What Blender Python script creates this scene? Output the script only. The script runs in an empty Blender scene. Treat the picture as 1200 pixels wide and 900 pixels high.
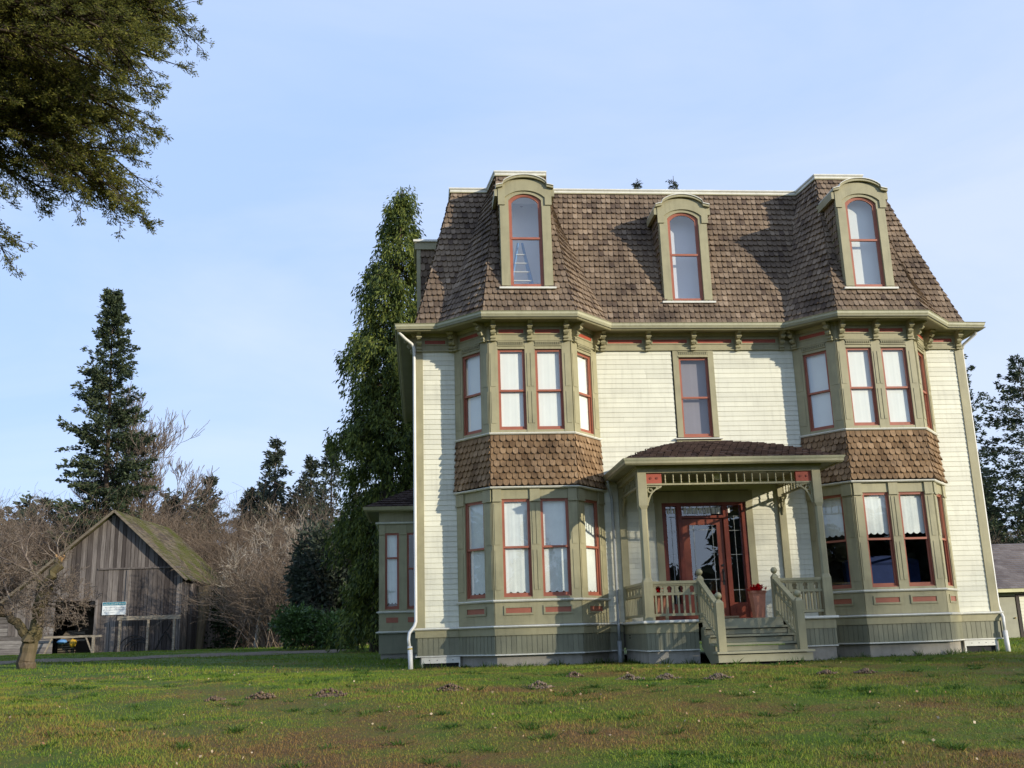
import bpy, math, random
import numpy as np
from mathutils import Vector, Matrix
R = math.radians
scene = bpy.context.scene
# ---------------------------------------------------------------- camera
CAM = Vector((0.1233, -22.95, 0.644))
yaw, pitch, roll, FPX = .0925, .2435, -.0304, 1185.2
cd = bpy.data.cameras.new('camera'); cam = bpy.data.objects.new('camera', cd)
scene.collection.objects.link(cam); scene.camera = cam
cd.sensor_width = 36; cd.sensor_fit = 'HORIZONTAL'; cd.lens = 36*FPX/1200; cd.clip_end = 5000; cd.clip_start = .05
f0 = Vector((math.sin(yaw), math.cos(yaw), 0)); r0 = Vector((math.cos(yaw), -math.sin(yaw), 0)); u0 = Vector((0, 0, 1))
fw = f0*math.cos(pitch)+u0*math.sin(pitch); up = -f0*math.sin(pitch)+u0*math.cos(pitch)
rr = r0*math.cos(roll)+up*math.sin(roll); uu = -r0*math.sin(roll)+up*math.cos(roll)
M = Matrix((rr, uu, -fw)).transposed().to_4x4(); M.translation = CAM
cam.matrix_world = M
# ---------------------------------------------------------------- light
SUN_EL, SUN_AZ = 15.5, 130.0          # azimuth clockwise from +y
world = bpy.data.worlds.new('World'); scene.world = world; world.use_nodes = True
wn = world.node_tree; wn.nodes.clear()
def wnode(t): return wn.nodes.new(t)
sky = wnode('ShaderNodeTexSky'); sky.sky_type = 'NISHITA'; sky.sun_disc = False
sky.sun_elevation = R(SUN_EL); sky.sun_rotation = R(SUN_AZ); sky.air_density = 1.0; sky.dust_density = 0.2; sky.ozone_density = 1.5
bg = wnode('ShaderNodeBackground'); bg.inputs[1].default_value = 0.15
out = wnode('ShaderNodeOutputWorld')
tc = wnode('ShaderNodeTexCoord'); mp = wnode('ShaderNodeMapping'); mp.inputs['Scale'].default_value = (1.0, 1.0, 3.0)
nz = wnode('ShaderNodeTexNoise'); nz.inputs['Scale'].default_value = 1.6; nz.inputs['Detail'].default_value = 7; nz.inputs['Roughness'].default_value = .55
nz.inputs['Distortion'].default_value = .6
cr = wnode('ShaderNodeValToRGB'); cr.color_ramp.elements[0].position = .36; cr.color_ramp.elements[0].color = (2.75, 3.80, 6.15, 1)
cr.color_ramp.elements[1].position = .80; cr.color_ramp.elements[1].color = (4.05, 4.65, 6.0, 1)
dp = wnode('ShaderNodeVectorMath'); dp.operation = 'DOT_PRODUCT'; dp.inputs[1].default_value = (.95, .05, -.15)
dm = wnode('ShaderNodeMath'); dm.operation = 'MULTIPLY_ADD'; dm.inputs[1].default_value = .36
mx = wnode('ShaderNodeMix'); mx.data_type = 'RGBA'; mx.inputs['Factor'].default_value = .84
wn.links.new(tc.outputs['Generated'], mp.inputs[0]); wn.links.new(mp.outputs[0], nz.inputs[0])
wn.links.new(tc.outputs['Generated'], dp.inputs[0]); wn.links.new(dp.outputs['Value'], dm.inputs[0]); wn.links.new(nz.outputs[0], dm.inputs[2]); wn.links.new(dm.outputs[0], cr.inputs[0])
wn.links.new(sky.outputs[0], mx.inputs['A']); wn.links.new(cr.outputs[0], mx.inputs['B']); wn.links.new(mx.outputs['Result'], bg.inputs[0]); wn.links.new(bg.outputs[0], out.inputs[0])
sd = bpy.data.lights.new('sun', 'SUN'); sd.energy = 3.65; sd.angle = R(.5); sd.color = (1.0, .92, .78)
so = bpy.data.objects.new('sun', sd); scene.collection.objects.link(so)
tosun = Vector((math.sin(R(SUN_AZ))*math.cos(R(SUN_EL)), math.cos(R(SUN_AZ))*math.cos(R(SUN_EL)), math.sin(R(SUN_EL))))
so.rotation_euler = tosun.to_track_quat('Z', 'Y').to_euler(); so.location = (40, -40, 40)
scene.view_settings.view_transform = 'Standard'; scene.view_settings.look = 'None'
scene.view_settings.exposure = 0.36; scene.view_settings.gamma = 1; scene.view_settings.use_curve_mapping = False
scene.cycles.max_bounces = 7; scene.cycles.transparent_max_bounces = 12; scene.cycles.diffuse_bounces = 3
scene.cycles.glossy_bounces = 3; scene.cycles.caustics_reflective = False; scene.cycles.caustics_refractive = False
scene.cycles.sample_clamp_indirect = 6

# ---------------------------------------------------------------- helpers
col = scene.collection
def tag(o, label=None, cat=None, group=None, kind=None):
    if label: o['label'] = label
    if cat: o['category'] = cat
    if group: o['group'] = group
    if kind: o['kind'] = kind
    return o
def empty(name, loc=(0, 0, 0), **k):
    o = bpy.data.objects.new(name, None); col.objects.link(o); o.location = loc; o.empty_display_size = .3
    return tag(o, **k)
def link_mesh(name, me, parent=None):
    o = bpy.data.objects.new(name, me); col.objects.link(o)
    if parent is not None:
        o.parent = parent
        p = parent; off = Vector((0, 0, 0))
        while p is not None: off += p.location; p = p.parent
        o.location = -off          # geometry is authored in world space
    return o
class Fr:                          # local frame: u along, n outward, z up
    def __init__(s, o, u, n=None):
        s.o = Vector(o); s.u = Vector(u).normalized(); s.z = Vector((0, 0, 1))
        s.n = Vector(n).normalized() if n else s.u.cross(s.z).normalized()
    def P(s, u, n, z): return s.o+s.u*u+s.n*n+s.z*z
W0 = Fr((0, 0, 0), (1, 0, 0))      # n = -y
class MB:
    def __init__(s): s.v = []; s.f = []; s.m = []
    def add(s, vs, fs, m=0):
        b = len(s.v); s.v += [tuple(p) for p in vs]; s.f += [tuple(b+i for i in f) for f in fs]; s.m += [m]*len(fs)
    def fbox(s, fr, u0, u1, n0, n1, z0, z1, m=0):
        P = fr.P
        vs = [P(u0, n0, z0), P(u1, n0, z0), P(u1, n1, z0), P(u0, n1, z0), P(u0, n0, z1), P(u1, n0, z1), P(u1, n1, z1), P(u0, n1, z1)]
        s.add(vs, [(3, 2, 1, 0), (4, 5, 6, 7), (0, 1, 5, 4), (1, 2, 6, 5), (2, 3, 7, 6), (3, 0, 4, 7)], m)
    def box(s, x0, x1, y0, y1, z0, z1, m=0): s.fbox(W0, x0, x1, -y1, -y0, z0, z1, m)
    def beam(s, a, b, w, h, m=0, upv=(0, 0, 1)):
        a = Vector(a); b = Vector(b); d = (b-a).normalized(); up_ = Vector(upv)
        sd_ = d.cross(up_)
        if sd_.length < 1e-4: sd_ = Vector((1, 0, 0))
        sd_.normalize(); up2 = sd_.cross(d).normalized()
        vs = []
        for c in (a, b):
            for (i, j) in ((-1, -1), (1, -1), (1, 1), (-1, 1)): vs.append(c+sd_*(w/2*i)+up2*(h/2*j))
        s.add(vs, [(0, 1, 2, 3), (7, 6, 5, 4), (0, 4, 5, 1), (1, 5, 6, 2), (2, 6, 7, 3), (3, 7, 4, 0)], m)
    def tube(s, pts, rad, n=8, m=0, cap=True):
        pts = [Vector(p) for p in pts]
        if not hasattr(rad, '__len__'): rad = [rad]*len(pts)
        vs = []; prev = None
        for i, p in enumerate(pts):
            d = (pts[min(i+1, len(pts)-1)]-pts[max(i-1, 0)]).normalized()
            a = prev if prev is not None else (Vector((0, 0, 1)) if abs(d.z) < .9 else Vector((1, 0, 0)))
            a = (a-d*a.dot(d)).normalized(); prev = a; b = d.cross(a)
            for k in range(n):
                t = 2*math.pi*k/n; vs.append(p+a*(rad[i]*math.cos(t))+b*(rad[i]*math.sin(t)))
        fs = []
        for i in range(len(pts)-1):
            for k in range(n):
                fs.append((i*n+k, i*n+(k+1) % n, (i+1)*n+(k+1) % n, (i+1)*n+k))
        if cap: fs.append(tuple(range(n))[::-1]); fs.append(tuple((len(pts)-1)*n+k for k in range(n)))
        s.add(vs, fs, m)
    def lathe(s, c, prof, n=10, m=0):
        c = Vector(c); s.tube([c+Vector((0, 0, z)) for r, z in prof], [max(r, .0005) for r, z in prof], n, m)
    def prism(s, fr, poly, n0, n1, m=0):       # poly: list of (u,z)
        k = len(poly)
        vs = [fr.P(u, n0, z) for u, z in poly]+[fr.P(u, n1, z) for u, z in poly]
        s.add(vs, [tuple(range(k))[::-1], tuple(range(k, 2*k))]+[(i, (i+1) % k, k+(i+1) % k, k+i) for i in range(k)], m)
    def ring(s, fr, outer, inner, n0, n1, m=0, closed=True):   # matched outlines
        k = len(outer)
        vs = [fr.P(u, n0, z) for u, z in outer]+[fr.P(u, n0, z) for u, z in inner]+[fr.P(u, n1, z) for u, z in outer]+[fr.P(u, n1, z) for u, z in inner]
        fs = []
        for i in range(k if closed else k-1):
            j = (i+1) % k
            fs += [(2*k+i, 2*k+j, 3*k+j, 3*k+i), (j, i, k+i, k+j), (i, j, 2*k+j, 2*k+i), (k+j, k+i, 3*k+i, 3*k+j)]
        if not closed:
            for i in (0, k-1): fs.append((i, k+i, 3*k+i, 2*k+i))
        s.add(vs, fs, m)
    def sidep(s, fr, poly, u0, u1, m=0):       # poly: (n,z) extruded along u
        k = len(poly)
        vs = [fr.P(u0, n, z) for n, z in poly]+[fr.P(u1, n, z) for n, z in poly]
        s.add(vs, [tuple(range(k))[::-1], tuple(range(k, 2*k))]+[(i, (i+1) % k, k+(i+1) % k, k+i) for i in range(k)], m)
    def build(s, name, mats, parent=None, smooth=False):
        me = bpy.data.meshes.new(name); me.from_pydata(s.v, [], s.f)
        if not isinstance(mats, (list, tuple)): mats = [mats]
        for x in mats: me.materials.append(x)
        if len(mats) > 1: me.polygons.foreach_set('material_index', s.m)
        if smooth: me.polygons.foreach_set('use_smooth', [True]*len(s.f))
        me.update()
        return link_mesh(name, me, parent)
def npmesh(name, V, F, mats, parent=None, nper=3):
    V = np.asarray(V, dtype=np.float32).reshape(-1, 3); F = np.asarray(F, dtype=np.int32).reshape(-1, nper)
    me = bpy.data.meshes.new(name); me.vertices.add(len(V)); me.vertices.foreach_set('co', V.ravel())
    me.loops.add(F.size); me.loops.foreach_set('vertex_index', F.ravel())
    me.polygons.add(len(F)); me.polygons.foreach_set('loop_start', np.arange(0, F.size, nper, dtype=np.int32))
    me.update(calc_edges=True); me.materials.append(mats)
    return link_mesh(name, me, parent)
def offset_path(path, d):          # open path, outward = right-hand side normal (dir x z)
    res = []; n = len(path)
    def nrm(a, b):
        dx, dy = b[0]-a[0], b[1]-a[1]; l = math.hypot(dx, dy); return (dy/l, -dx/l)
    for i in range(n):
        ns = []
        if i > 0: ns.append(nrm(path[i-1], path[i]))
        if i < n-1: ns.append(nrm(path[i], path[i+1]))
        if len(ns) == 1: res.append((path[i][0]+ns[0][0]*d, path[i][1]+ns[0][1]*d))
        else:
            k = 1+ns[0][0]*ns[1][0]+ns[0][1]*ns[1][1]
            res.append((path[i][0]+(ns[0][0]+ns[1][0])*d/k, path[i][1]+(ns[0][1]+ns[1][1])*d/k))
    return res
def sweep(mb, path, prof, m=0):
    rows = [offset_path(path, o) for o, z in prof]; k = len(prof); vs = []
    for i in range(len(path)):
        for j in range(k): vs.append((rows[j][i][0], rows[j][i][1], prof[j][1]))
    fs = [(i*k+j, (i+1)*k+j, (i+1)*k+(j+1) % k, i*k+(j+1) % k) for i in range(len(path)-1) for j in range(k)]
    fs += [tuple(range(k)), tuple((len(path)-1)*k+j for j in range(k))[::-1]]
    mb.add(vs, fs, m)

# ---------------------------------------------------------------- materials
def nodes(name):
    m = bpy.data.materials.new(name); m.use_nodes = True; nt = m.node_tree; b = nt.nodes['Principled BSDF']
    return m, nt, b
def N(nt, t, **k):
    n = nt.nodes.new(t)
    for a, v in k.items():
        if a in n.inputs: n.inputs[a].default_value = v
        else: setattr(n, a, v)
    return n
def ramp(nt, src, stops):
    r = nt.nodes.new('ShaderNodeValToRGB'); e = r.color_ramp.elements
    while len(e) < len(stops): e.new(.5)
    for i, (p, c) in enumerate(stops): e[i].position = p; e[i].color = (*c, 1)
    nt.links.new(src, r.inputs[0]); return r
def geo_pos(nt): return N(nt, 'ShaderNodeNewGeometry')
def mixc(nt, f, a, b, mode='MIX'):
    x = nt.nodes.new('ShaderNodeMix'); x.data_type = 'RGBA'; x.blend_type = mode
    for s, v in (('Factor', f), ('A', a), ('B', b)):
        if isinstance(v, (int, float)): x.inputs[s].default_value = v
        elif isinstance(v, tuple): x.inputs[s].default_value = (*v, 1)
        else: nt.links.new(v, x.inputs[s])
    return x.outputs['Result']
def paint(name, c, rough=.5, var=.12, scale=3., island=0., dirt=None, bump=.15, bscale=60):
    m, nt, b = nodes(name); g = geo_pos(nt)
    n1 = N(nt, 'ShaderNodeTexNoise', Scale=scale, Detail=5., Roughness=.6); nt.links.new(g.outputs['Position'], n1.inputs[0])
    lo = tuple(x*(1-var) for x in c); hi = tuple(min(1, x*(1+var)) for x in c)
    r = ramp(nt, n1.outputs[0], [(.3, lo), (.7, hi)]); o = r.outputs[0]
    if island:
        a = ramp(nt, g.outputs['Random Per Island'], [(0, (1-island,)*3), (1, (1+island*.6,)*3)])
        o = mixc(nt, 1., o, a.outputs[0], 'MULTIPLY')
    if dirt:
        mpn = N(nt, 'ShaderNodeMapping'); mpn.inputs['Scale'].default_value = (6, 6, .7); nt.links.new(g.outputs['Position'], mpn.inputs[0])
        n2 = N(nt, 'ShaderNodeTexNoise', Scale=2., Detail=6.); nt.links.new(mpn.outputs[0], n2.inputs[0])
        a = ramp(nt, n2.outputs[0], [(.5, (0, 0, 0)), (.8, (dirt,)*3)])
        o = mixc(nt, a.outputs[0], o, tuple(x*.45 for x in c))
    nt.links.new(o, b.inputs['Base Color']); b.inputs['Roughness'].default_value = rough
    b.inputs['Specular IOR Level'].default_value = .35
    if bump:
        n3 = N(nt, 'ShaderNodeTexNoise', Scale=bscale, Detail=3.); nt.links.new(g.outputs['Position'], n3.inputs[0])
        bp = N(nt, 'ShaderNodeBump', Strength=bump, Distance=.01); nt.links.new(n3.outputs[0], bp.inputs['Height']); nt.links.new(bp.outputs[0], b.inputs['Normal'])
    return m
def shingle_mat(name, dark, mid, light, vs=1.):
    m, nt, b = nodes(name); g = geo_pos(nt)
    r = ramp(nt, g.outputs['Random Per Island'], [(0, dark), (.25, mid), (.7, mid), (1, light)])
    n1 = N(nt, 'ShaderNodeTexNoise', Scale=.9*vs, Detail=5., Roughness=.65); nt.links.new(g.outputs['Position'], n1.inputs[0])
    a = ramp(nt, n1.outputs[0], [(.32, (.55, .54, .56)), (.5, (1., .98, .96)), (.7, (1.28, 1.25, 1.2))])
    o = mixc(nt, 1., r.outputs[0], a.outputs[0], 'MULTIPLY')
    mpn = N(nt, 'ShaderNodeMapping'); mpn.inputs['Scale'].default_value = (40, 40, 5); nt.links.new(g.outputs['Position'], mpn.inputs[0])
    n2 = N(nt, 'ShaderNodeTexNoise', Scale=1., Detail=3.); nt.links.new(mpn.outputs[0], n2.inputs[0])
    a2 = ramp(nt, n2.outputs[0], [(.3, (.8, .8, .8)), (.7, (1.15, 1.15, 1.15))])
    o = mixc(nt, 1., o, a2.outputs[0], 'MULTIPLY')
    nt.links.new(o, b.inputs['Base Color']); b.inputs['Roughness'].default_value = .85; b.inputs['Specular IOR Level'].default_value = .2
    bp = N(nt, 'ShaderNodeBump', Strength=.4, Distance=.01); nt.links.new(n2.outputs[0], bp.inputs['Height']); nt.links.new(bp.outputs[0], b.inputs['Normal'])
    return m
def leaf_mat(name, cs, trans=.35, rough=.6):
    m, nt, b = nodes(name); g = geo_pos(nt)
    n1 = N(nt, 'ShaderNodeTexNoise', Scale=.7, Detail=3.); nt.links.new(g.outputs['Position'], n1.inputs[0])
    ad = N(nt, 'ShaderNodeMath', operation='MULTIPLY_ADD'); nt.links.new(n1.outputs[0], ad.inputs[0]); ad.inputs[1].default_value = 1.1; ad.inputs[2].default_value = -.55
    ad2 = N(nt, 'ShaderNodeMath', operation='ADD'); nt.links.new(ad.outputs[0], ad2.inputs[0]); nt.links.new(g.outputs['Random Per Island'], ad2.inputs[1])
    r = ramp(nt, ad2.outputs[0], [(i/(len(cs)-1), c) for i, c in enumerate(cs)])
    nt.links.new(r.outputs[0], b.inputs['Base Color']); b.inputs['Roughness'].default_value = rough; b.inputs['Specular IOR Level'].default_value = .25
    t = N(nt, 'ShaderNodeBsdfTranslucent'); nt.links.new(r.outputs[0], t.inputs[0])
    ms = N(nt, 'ShaderNodeMixShader'); ms.inputs[0].default_value = trans
    nt.links.new(b.outputs[0], ms.inputs[1]); nt.links.new(t.outputs[0], ms.inputs[2]); nt.links.new(ms.outputs[0], nt.nodes['Material Output'].inputs[0])
    return m
def wood_mat(name, dark, mid, light, axis=2, moss=None):
    m, nt, b = nodes(name); g = geo_pos(nt)
    r = ramp(nt, g.outputs['Random Per Island'], [(0, dark), (.5, mid), (1, light)])
    sc = [14, 14, 14]; sc[axis] = .8
    mpn = N(nt, 'ShaderNodeMapping'); mpn.inputs['Scale'].default_value = sc; nt.links.new(g.outputs['Position'], mpn.inputs[0])
    n2 = N(nt, 'ShaderNodeTexNoise', Scale=1., Detail=6., Roughness=.7); nt.links.new(mpn.outputs[0], n2.inputs[0])
    a2 = ramp(nt, n2.outputs[0], [(.3, (.5, .48, .47)), (.72, (1.4, 1.38, 1.34))])
    o = mixc(nt, 1., r.outputs[0], a2.outputs[0], 'MULTIPLY')
    n1 = N(nt, 'ShaderNodeTexNoise', Scale=.5, Detail=5., Roughness=.6); nt.links.new(g.outputs['Position'], n1.inputs[0])
    if moss:
        a = ramp(nt, n1.outputs[0], [(.40, (0, 0, 0)), (.60, (.9, .9, .9))]); o = mixc(nt, a.outputs[0], o, moss)
    nt.links.new(o, b.inputs['Base Color']); b.inputs['Roughness'].default_value = .9; b.inputs['Specular IOR Level'].default_value = .15
    bp = N(nt, 'ShaderNodeBump', Strength=.5, Distance=.02); nt.links.new(n2.outputs[0], bp.inputs['Height']); nt.links.new(bp.outputs[0], b.inputs['Normal'])
    return m
def glass_mat(name='window_glass', base=.10):
    m, nt, b = nodes(name); nt.nodes.remove(b)
    lw = N(nt, 'ShaderNodeLayerWeight', Blend=.5); pw = N(nt, 'ShaderNodeMath', operation='POWER'); nt.links.new(lw.outputs['Facing'], pw.inputs[0]); pw.inputs[1].default_value = 4
    ma = N(nt, 'ShaderNodeMath', operation='MULTIPLY_ADD'); nt.links.new(pw.outputs[0], ma.inputs[0]); ma.inputs[1].default_value = .7; ma.inputs[2].default_value = base
    g = geo_pos(nt); n3 = N(nt, 'ShaderNodeTexNoise', Scale=1.6, Detail=1.); nt.links.new(g.outputs['Position'], n3.inputs[0])
    bp = N(nt, 'ShaderNodeBump', Strength=.25, Distance=.01); nt.links.new(n3.outputs[0], bp.inputs['Height'])
    t = N(nt, 'ShaderNodeBsdfTransparent'); t.inputs[0].default_value = (.985, .99, .985, 1)
    gl = N(nt, 'ShaderNodeBsdfGlossy', Roughness=.0); nt.links.new(bp.outputs[0], gl.inputs['Normal'])
    ms = N(nt, 'ShaderNodeMixShader'); nt.links.new(ma.outputs[0], ms.inputs[0]); nt.links.new(t.outputs[0], ms.inputs[1]); nt.links.new(gl.outputs[0], ms.inputs[2])
    nt.links.new(ms.outputs[0], nt.nodes['Material Output'].inputs[0]); return m
M_cream = paint('cream_siding_paint', (.72, .70, .55), .55, .07, 1.2, island=.09, dirt=.30)
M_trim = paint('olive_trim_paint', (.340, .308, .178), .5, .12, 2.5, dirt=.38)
M_trimd = paint('dark_olive_paint', (.23, .215, .13), .55, .1, 2.5)  # darker olive than the trim, on soffits, porch ceiling and stringers
M_skirt = paint('sage_skirt_paint', (.235, .228, .148), .5, .1, 3., island=.10, dirt=.25)
M_white = paint('cream_gutter_paint', (.70, .68, .58), .4, .08, 3., dirt=.25)
M_gut = paint('gutter_paint', (.46, .44, .29), .4, .08, 3., dirt=.3)
M_pipe = paint('white_pipe_paint', (.72, .70, .64), .4, .06, 3., dirt=.25)
M_pipeg = paint('grey_pipe_metal', (.36, .38, .36), .4, .1, 3.)
M_red = paint('brick_red_paint', (.35, .118, .070), .45, .12, 4.)
M_panel = paint('red_panel_paint', (.36, .075, .04), .5, .12, 4.)
M_doorwood = paint('stained_door_wood', (.20, .042, .020), .35, .25, 5.)
M_conc = paint('concrete', (.34, .31, .25), .85, .2, 2.5, dirt=.4, bump=.4, bscale=40)
M_dark = paint('void_shade_paint', (.02, .02, .02), .8, .1)  # near-black standing in for shade inside vents and under the steps
M_iron = paint('black_iron', (.015, .014, .013), .4, .1)
M_brass = paint('brass', (.5, .34, .12), .35, .1); M_brass.node_tree.nodes['Principled BSDF'].inputs['Metallic'].default_value = .8
M_roofsh = shingle_mat('cedar_roof_shingle', (.105, .074, .054), (.200, .146, .098), (.285, .215, .150))
M_bandsh = shingle_mat('cedar_band_shingle', (.13, .078, .040), (.230, .148, .080), (.32, .215, .125), 1.6)
M_porchsh = shingle_mat('porch_roof_shingle', (.03, .02, .018), (.065, .043, .036), (.09, .06, .05))
M_glass = glass_mat(); M_doorglass = glass_mat('door_glass', .20)
M_shade = paint('white_roller_shade', (.86, .88, .79), .8, .03, 2.)
M_lace = paint('white_lace_curtain', (.82, .86, .78), .9, .05, 6.)
M_greyshade = paint('grey_window_shade', (.24, .22, .23), .9, .05)
M_plaster = paint('pale_plaster', (.78, .79, .80), .9, .04, 1.)
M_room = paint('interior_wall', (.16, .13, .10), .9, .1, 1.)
M_deck = paint('porch_floor_paint', (.33, .31, .20), .5, .1, 3., island=.08)
M_terra = paint('terracotta', (.60, .24, .14), .75, .14, 8.)
M_flower = paint('red_petal', (.75, .012, .018), .6, .2, 20., island=.35)
M_blue = paint('blue_fibreglass', (.12, .28, .52), .5, .1)
M_navy = paint('navy_cloth', (.015, .03, .10), .9, .2)
M_opal = paint('opal_glass', (.85, .86, .82), .3, .1, 9.)
M_weather = wood_mat('weathered_boards', (.060, .050, .046), (.128, .110, .100), (.215, .190, .172))
M_weatherh = wood_mat('weathered_boards_flat', (.10, .09, .08), (.19, .17, .16), (.27, .25, .23), axis=0)
M_oldwood = wood_mat('old_timber', (.12, .10, .075), (.18, .15, .11), (.25, .21, .16), axis=0)
M_barnroof = wood_mat('mossy_shakes', (.075, .06, .045), (.115, .092, .066), (.165, .135, .095), axis=1, moss=(.080, .085, .018))
M_bark = wood_mat('bark', (.05, .038, .028), (.085, .065, .048), (.12, .095, .07))
M_mossbark = wood_mat('mossy_bark', (.095, .070, .045), (.125, .095, .062), (.17, .135, .09), moss=(.115, .095, .045))
M_twig = wood_mat('grey_twig', (.12, .09, .075), (.19, .15, .12), (.28, .235, .19))
M_pale = wood_mat('pale_branch', (.24, .20, .16), (.34, .30, .24), (.44, .39, .32))
M_brush = wood_mat('brown_brush', (.12, .085, .060), (.19, .145, .105), (.27, .215, .165))
M_fir = leaf_mat('fir_needles', [(.024, .038, .020), (.050, .070, .034), (.092, .112, .046)], .2)
M_firfar = leaf_mat('hazy_fir_needles', [(.028, .038, .028), (.046, .060, .038), (.075, .088, .050)], .2)  # greyer green with distance haze put into the needle colour
M_cedar = leaf_mat('cedar_fronds', [(.030, .050, .014), (.090, .122, .024), (.225, .250, .045)], .3)
M_fgleaf = leaf_mat('yellowgreen_sprays', [(.060, .072, .020), (.150, .155, .030), (.29, .265, .048)], .5)
M_rhodo = leaf_mat('rhododendron_leaves', [(.025, .055, .014), (.065, .125, .028), (.14, .22, .055)], .15, .35)
M_ivy = leaf_mat('ivy_leaves', [(.010, .022, .008), (.022, .040, .012), (.035, .055, .016)], .2)

def attach(pa):                     # shorthand
    return pa
# ---------------------------------------------------------------- ground
def sstep(t): t = np.clip(t, 0, 1); return t*t*(3-2*t)
def gz(x, y):
    x = np.asarray(x, float); y = np.asarray(y, float)
    z = -1.0*sstep((-3.3-y)/17.)
    z = z+.40*(1-np.exp(-np.clip(y, 0, 900)/14.))*sstep((5-x)/9.)
    z = z-.05*sstep((x-3)/7.)*sstep((y+9)/6.)
    near = sstep((-y-1.5)/3)+sstep((-x-1)/4)
    z = z+near*(.018*np.sin(x*1.3+.7*np.sin(y*.9))*np.sin(y*1.1+1.3)+.012*np.sin(x*2.7+y*1.9)+.007*np.sin(5.1*x-3.7*y))
    return z
def gzf(x, y): return float(gz(x, y))
def axis(a, b, fine, far, ratio=1.18):
    pts = list(np.arange(a, b+1e-6, fine)); s = fine; p = b
    while p < far: s *= ratio; p += s; pts.append(p)
    s = fine; p = a; pre = []
    while p > -far: s *= ratio; p -= s; pre.append(p)
    return np.array(pre[::-1]+pts)
gx = axis(-24, 20, .3, 1500); gy = axis(-26, 30, .3, 1500)
X, Y = np.meshgrid(gx, gy); Z = gz(X, Y)
nx, ny = len(gx), len(gy); idx = np.arange(nx*ny).reshape(ny, nx)
F = np.stack([idx[:-1, :-1], idx[:-1, 1:], idx[1:, 1:], idx[1:, :-1]], -1).reshape(-1, 4)
def lawn_colors(nt, pos):
    mpn = N(nt, 'ShaderNodeMapping'); mpn.inputs['Scale'].default_value = (.8, 1.25, 1); nt.links.new(pos, mpn.inputs[0])
    n1 = N(nt, 'ShaderNodeTexNoise', Scale=.42, Detail=7., Roughness=.62); nt.links.new(mpn.outputs[0], n1.inputs[0])
    n2 = N(nt, 'ShaderNodeTexNoise', Scale=2.6, Detail=5., Roughness=.7); nt.links.new(mpn.outputs[0], n2.inputs[0])
    ad = N(nt, 'ShaderNodeMath', operation='MULTIPLY_ADD'); nt.links.new(n2.outputs[0], ad.inputs[0]); ad.inputs[1].default_value = .55; nt.links.new(n1.outputs[0], ad.inputs[2])
    return n1, n2, ad
def lawn_mat(name, stops, bump):
    m, nt, b = nodes(name); g = geo_pos(nt); n1, n2, ad = lawn_colors(nt, g.outputs['Position'])
    # front of the lawn is mossy brown, far part greener
    sp = N(nt, 'ShaderNodeSeparateXYZ'); nt.links.new(g.outputs['Position'], sp.inputs[0])
    mr = N(nt, 'ShaderNodeMapRange'); nt.links.new(sp.outputs['Y'], mr.inputs['Value']); mr.inputs['From Min'].default_value = -13; mr.inputs['From Max'].default_value = 6; mr.inputs['To Min'].default_value = .055; mr.inputs['To Max'].default_value = -.12
    a2 = N(nt, 'ShaderNodeMath', operation='ADD'); nt.links.new(ad.outputs[0], a2.inputs[0]); nt.links.new(mr.outputs[0], a2.inputs[1])
    a3 = N(nt, 'ShaderNodeMath', operation='MULTIPLY_ADD'); nt.links.new(g.outputs['Random Per Island'], a3.inputs[0]); a3.inputs[1].default_value = .22 if bump == 0 else 0; nt.links.new(a2.outputs[0], a3.inputs[2])
    r = ramp(nt, a3.outputs[0], stops); nt.links.new(r.outputs[0], b.inputs['Base Color']); b.inputs['Roughness'].default_value = .8; b.inputs['Specular IOR Level'].default_value = .15
    if bump:
        n3 = N(nt, 'ShaderNodeTexNoise', Scale=30., Detail=6.); nt.links.new(g.outputs['Position'], n3.inputs[0])
        bp = N(nt, 'ShaderNodeBump', Strength=bump, Distance=.04); nt.links.new(n3.outputs[0], bp.inputs['Height']); nt.links.new(bp.outputs[0], b.inputs['Normal'])
    return m
M_lawn = lawn_mat('lawn_soil', [(.42, (.032, .075, .008)), (.70, (.075, .110, .012)), (.84, (.115, .100, .020)), (.97, (.130, .074, .026))], .8)
M_blade = lawn_mat('grass_blade', [(.50, (.058, .140, .011)), (.80, (.145, .212, .022)), (.95, (.225, .208, .038)), (1.08, (.220, .135, .046))], 0)
lawn = npmesh('lawn', np.stack([X, Y, Z], -1), F, M_lawn, None, 4); tag(lawn, kind='structure')
lawn.data.polygons.foreach_set('use_smooth', [True]*len(lawn.data.polygons))
# gravel track in front of the barn
M_gravel = paint('gravel', (.12, .092, .058), .95, .35, 6., bump=.8, bscale=50)
def track_c(x): return 14.0+2.2*sstep((x+16)/12.)
tx = np.arange(-70, -2.8, .6); rows = []
for k in range(7):
    s = -1+k/3.
    yy = track_c(tx)+s*3.0*(1+.1*np.sin(tx*.7+s))
    rows.append(np.stack([tx, yy, gz(tx, yy)+.012], -1))
TV = np.stack(rows, 0); n_ = len(tx); ti = np.arange(7*n_).reshape(7, n_)
TF = np.stack([ti[:-1, :-1], ti[:-1, 1:], ti[1:, 1:], ti[1:, :-1]], -1).reshape(-1, 4)
tag(npmesh('gravel_track', TV, TF, M_gravel, None, 4), kind='structure')

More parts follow.
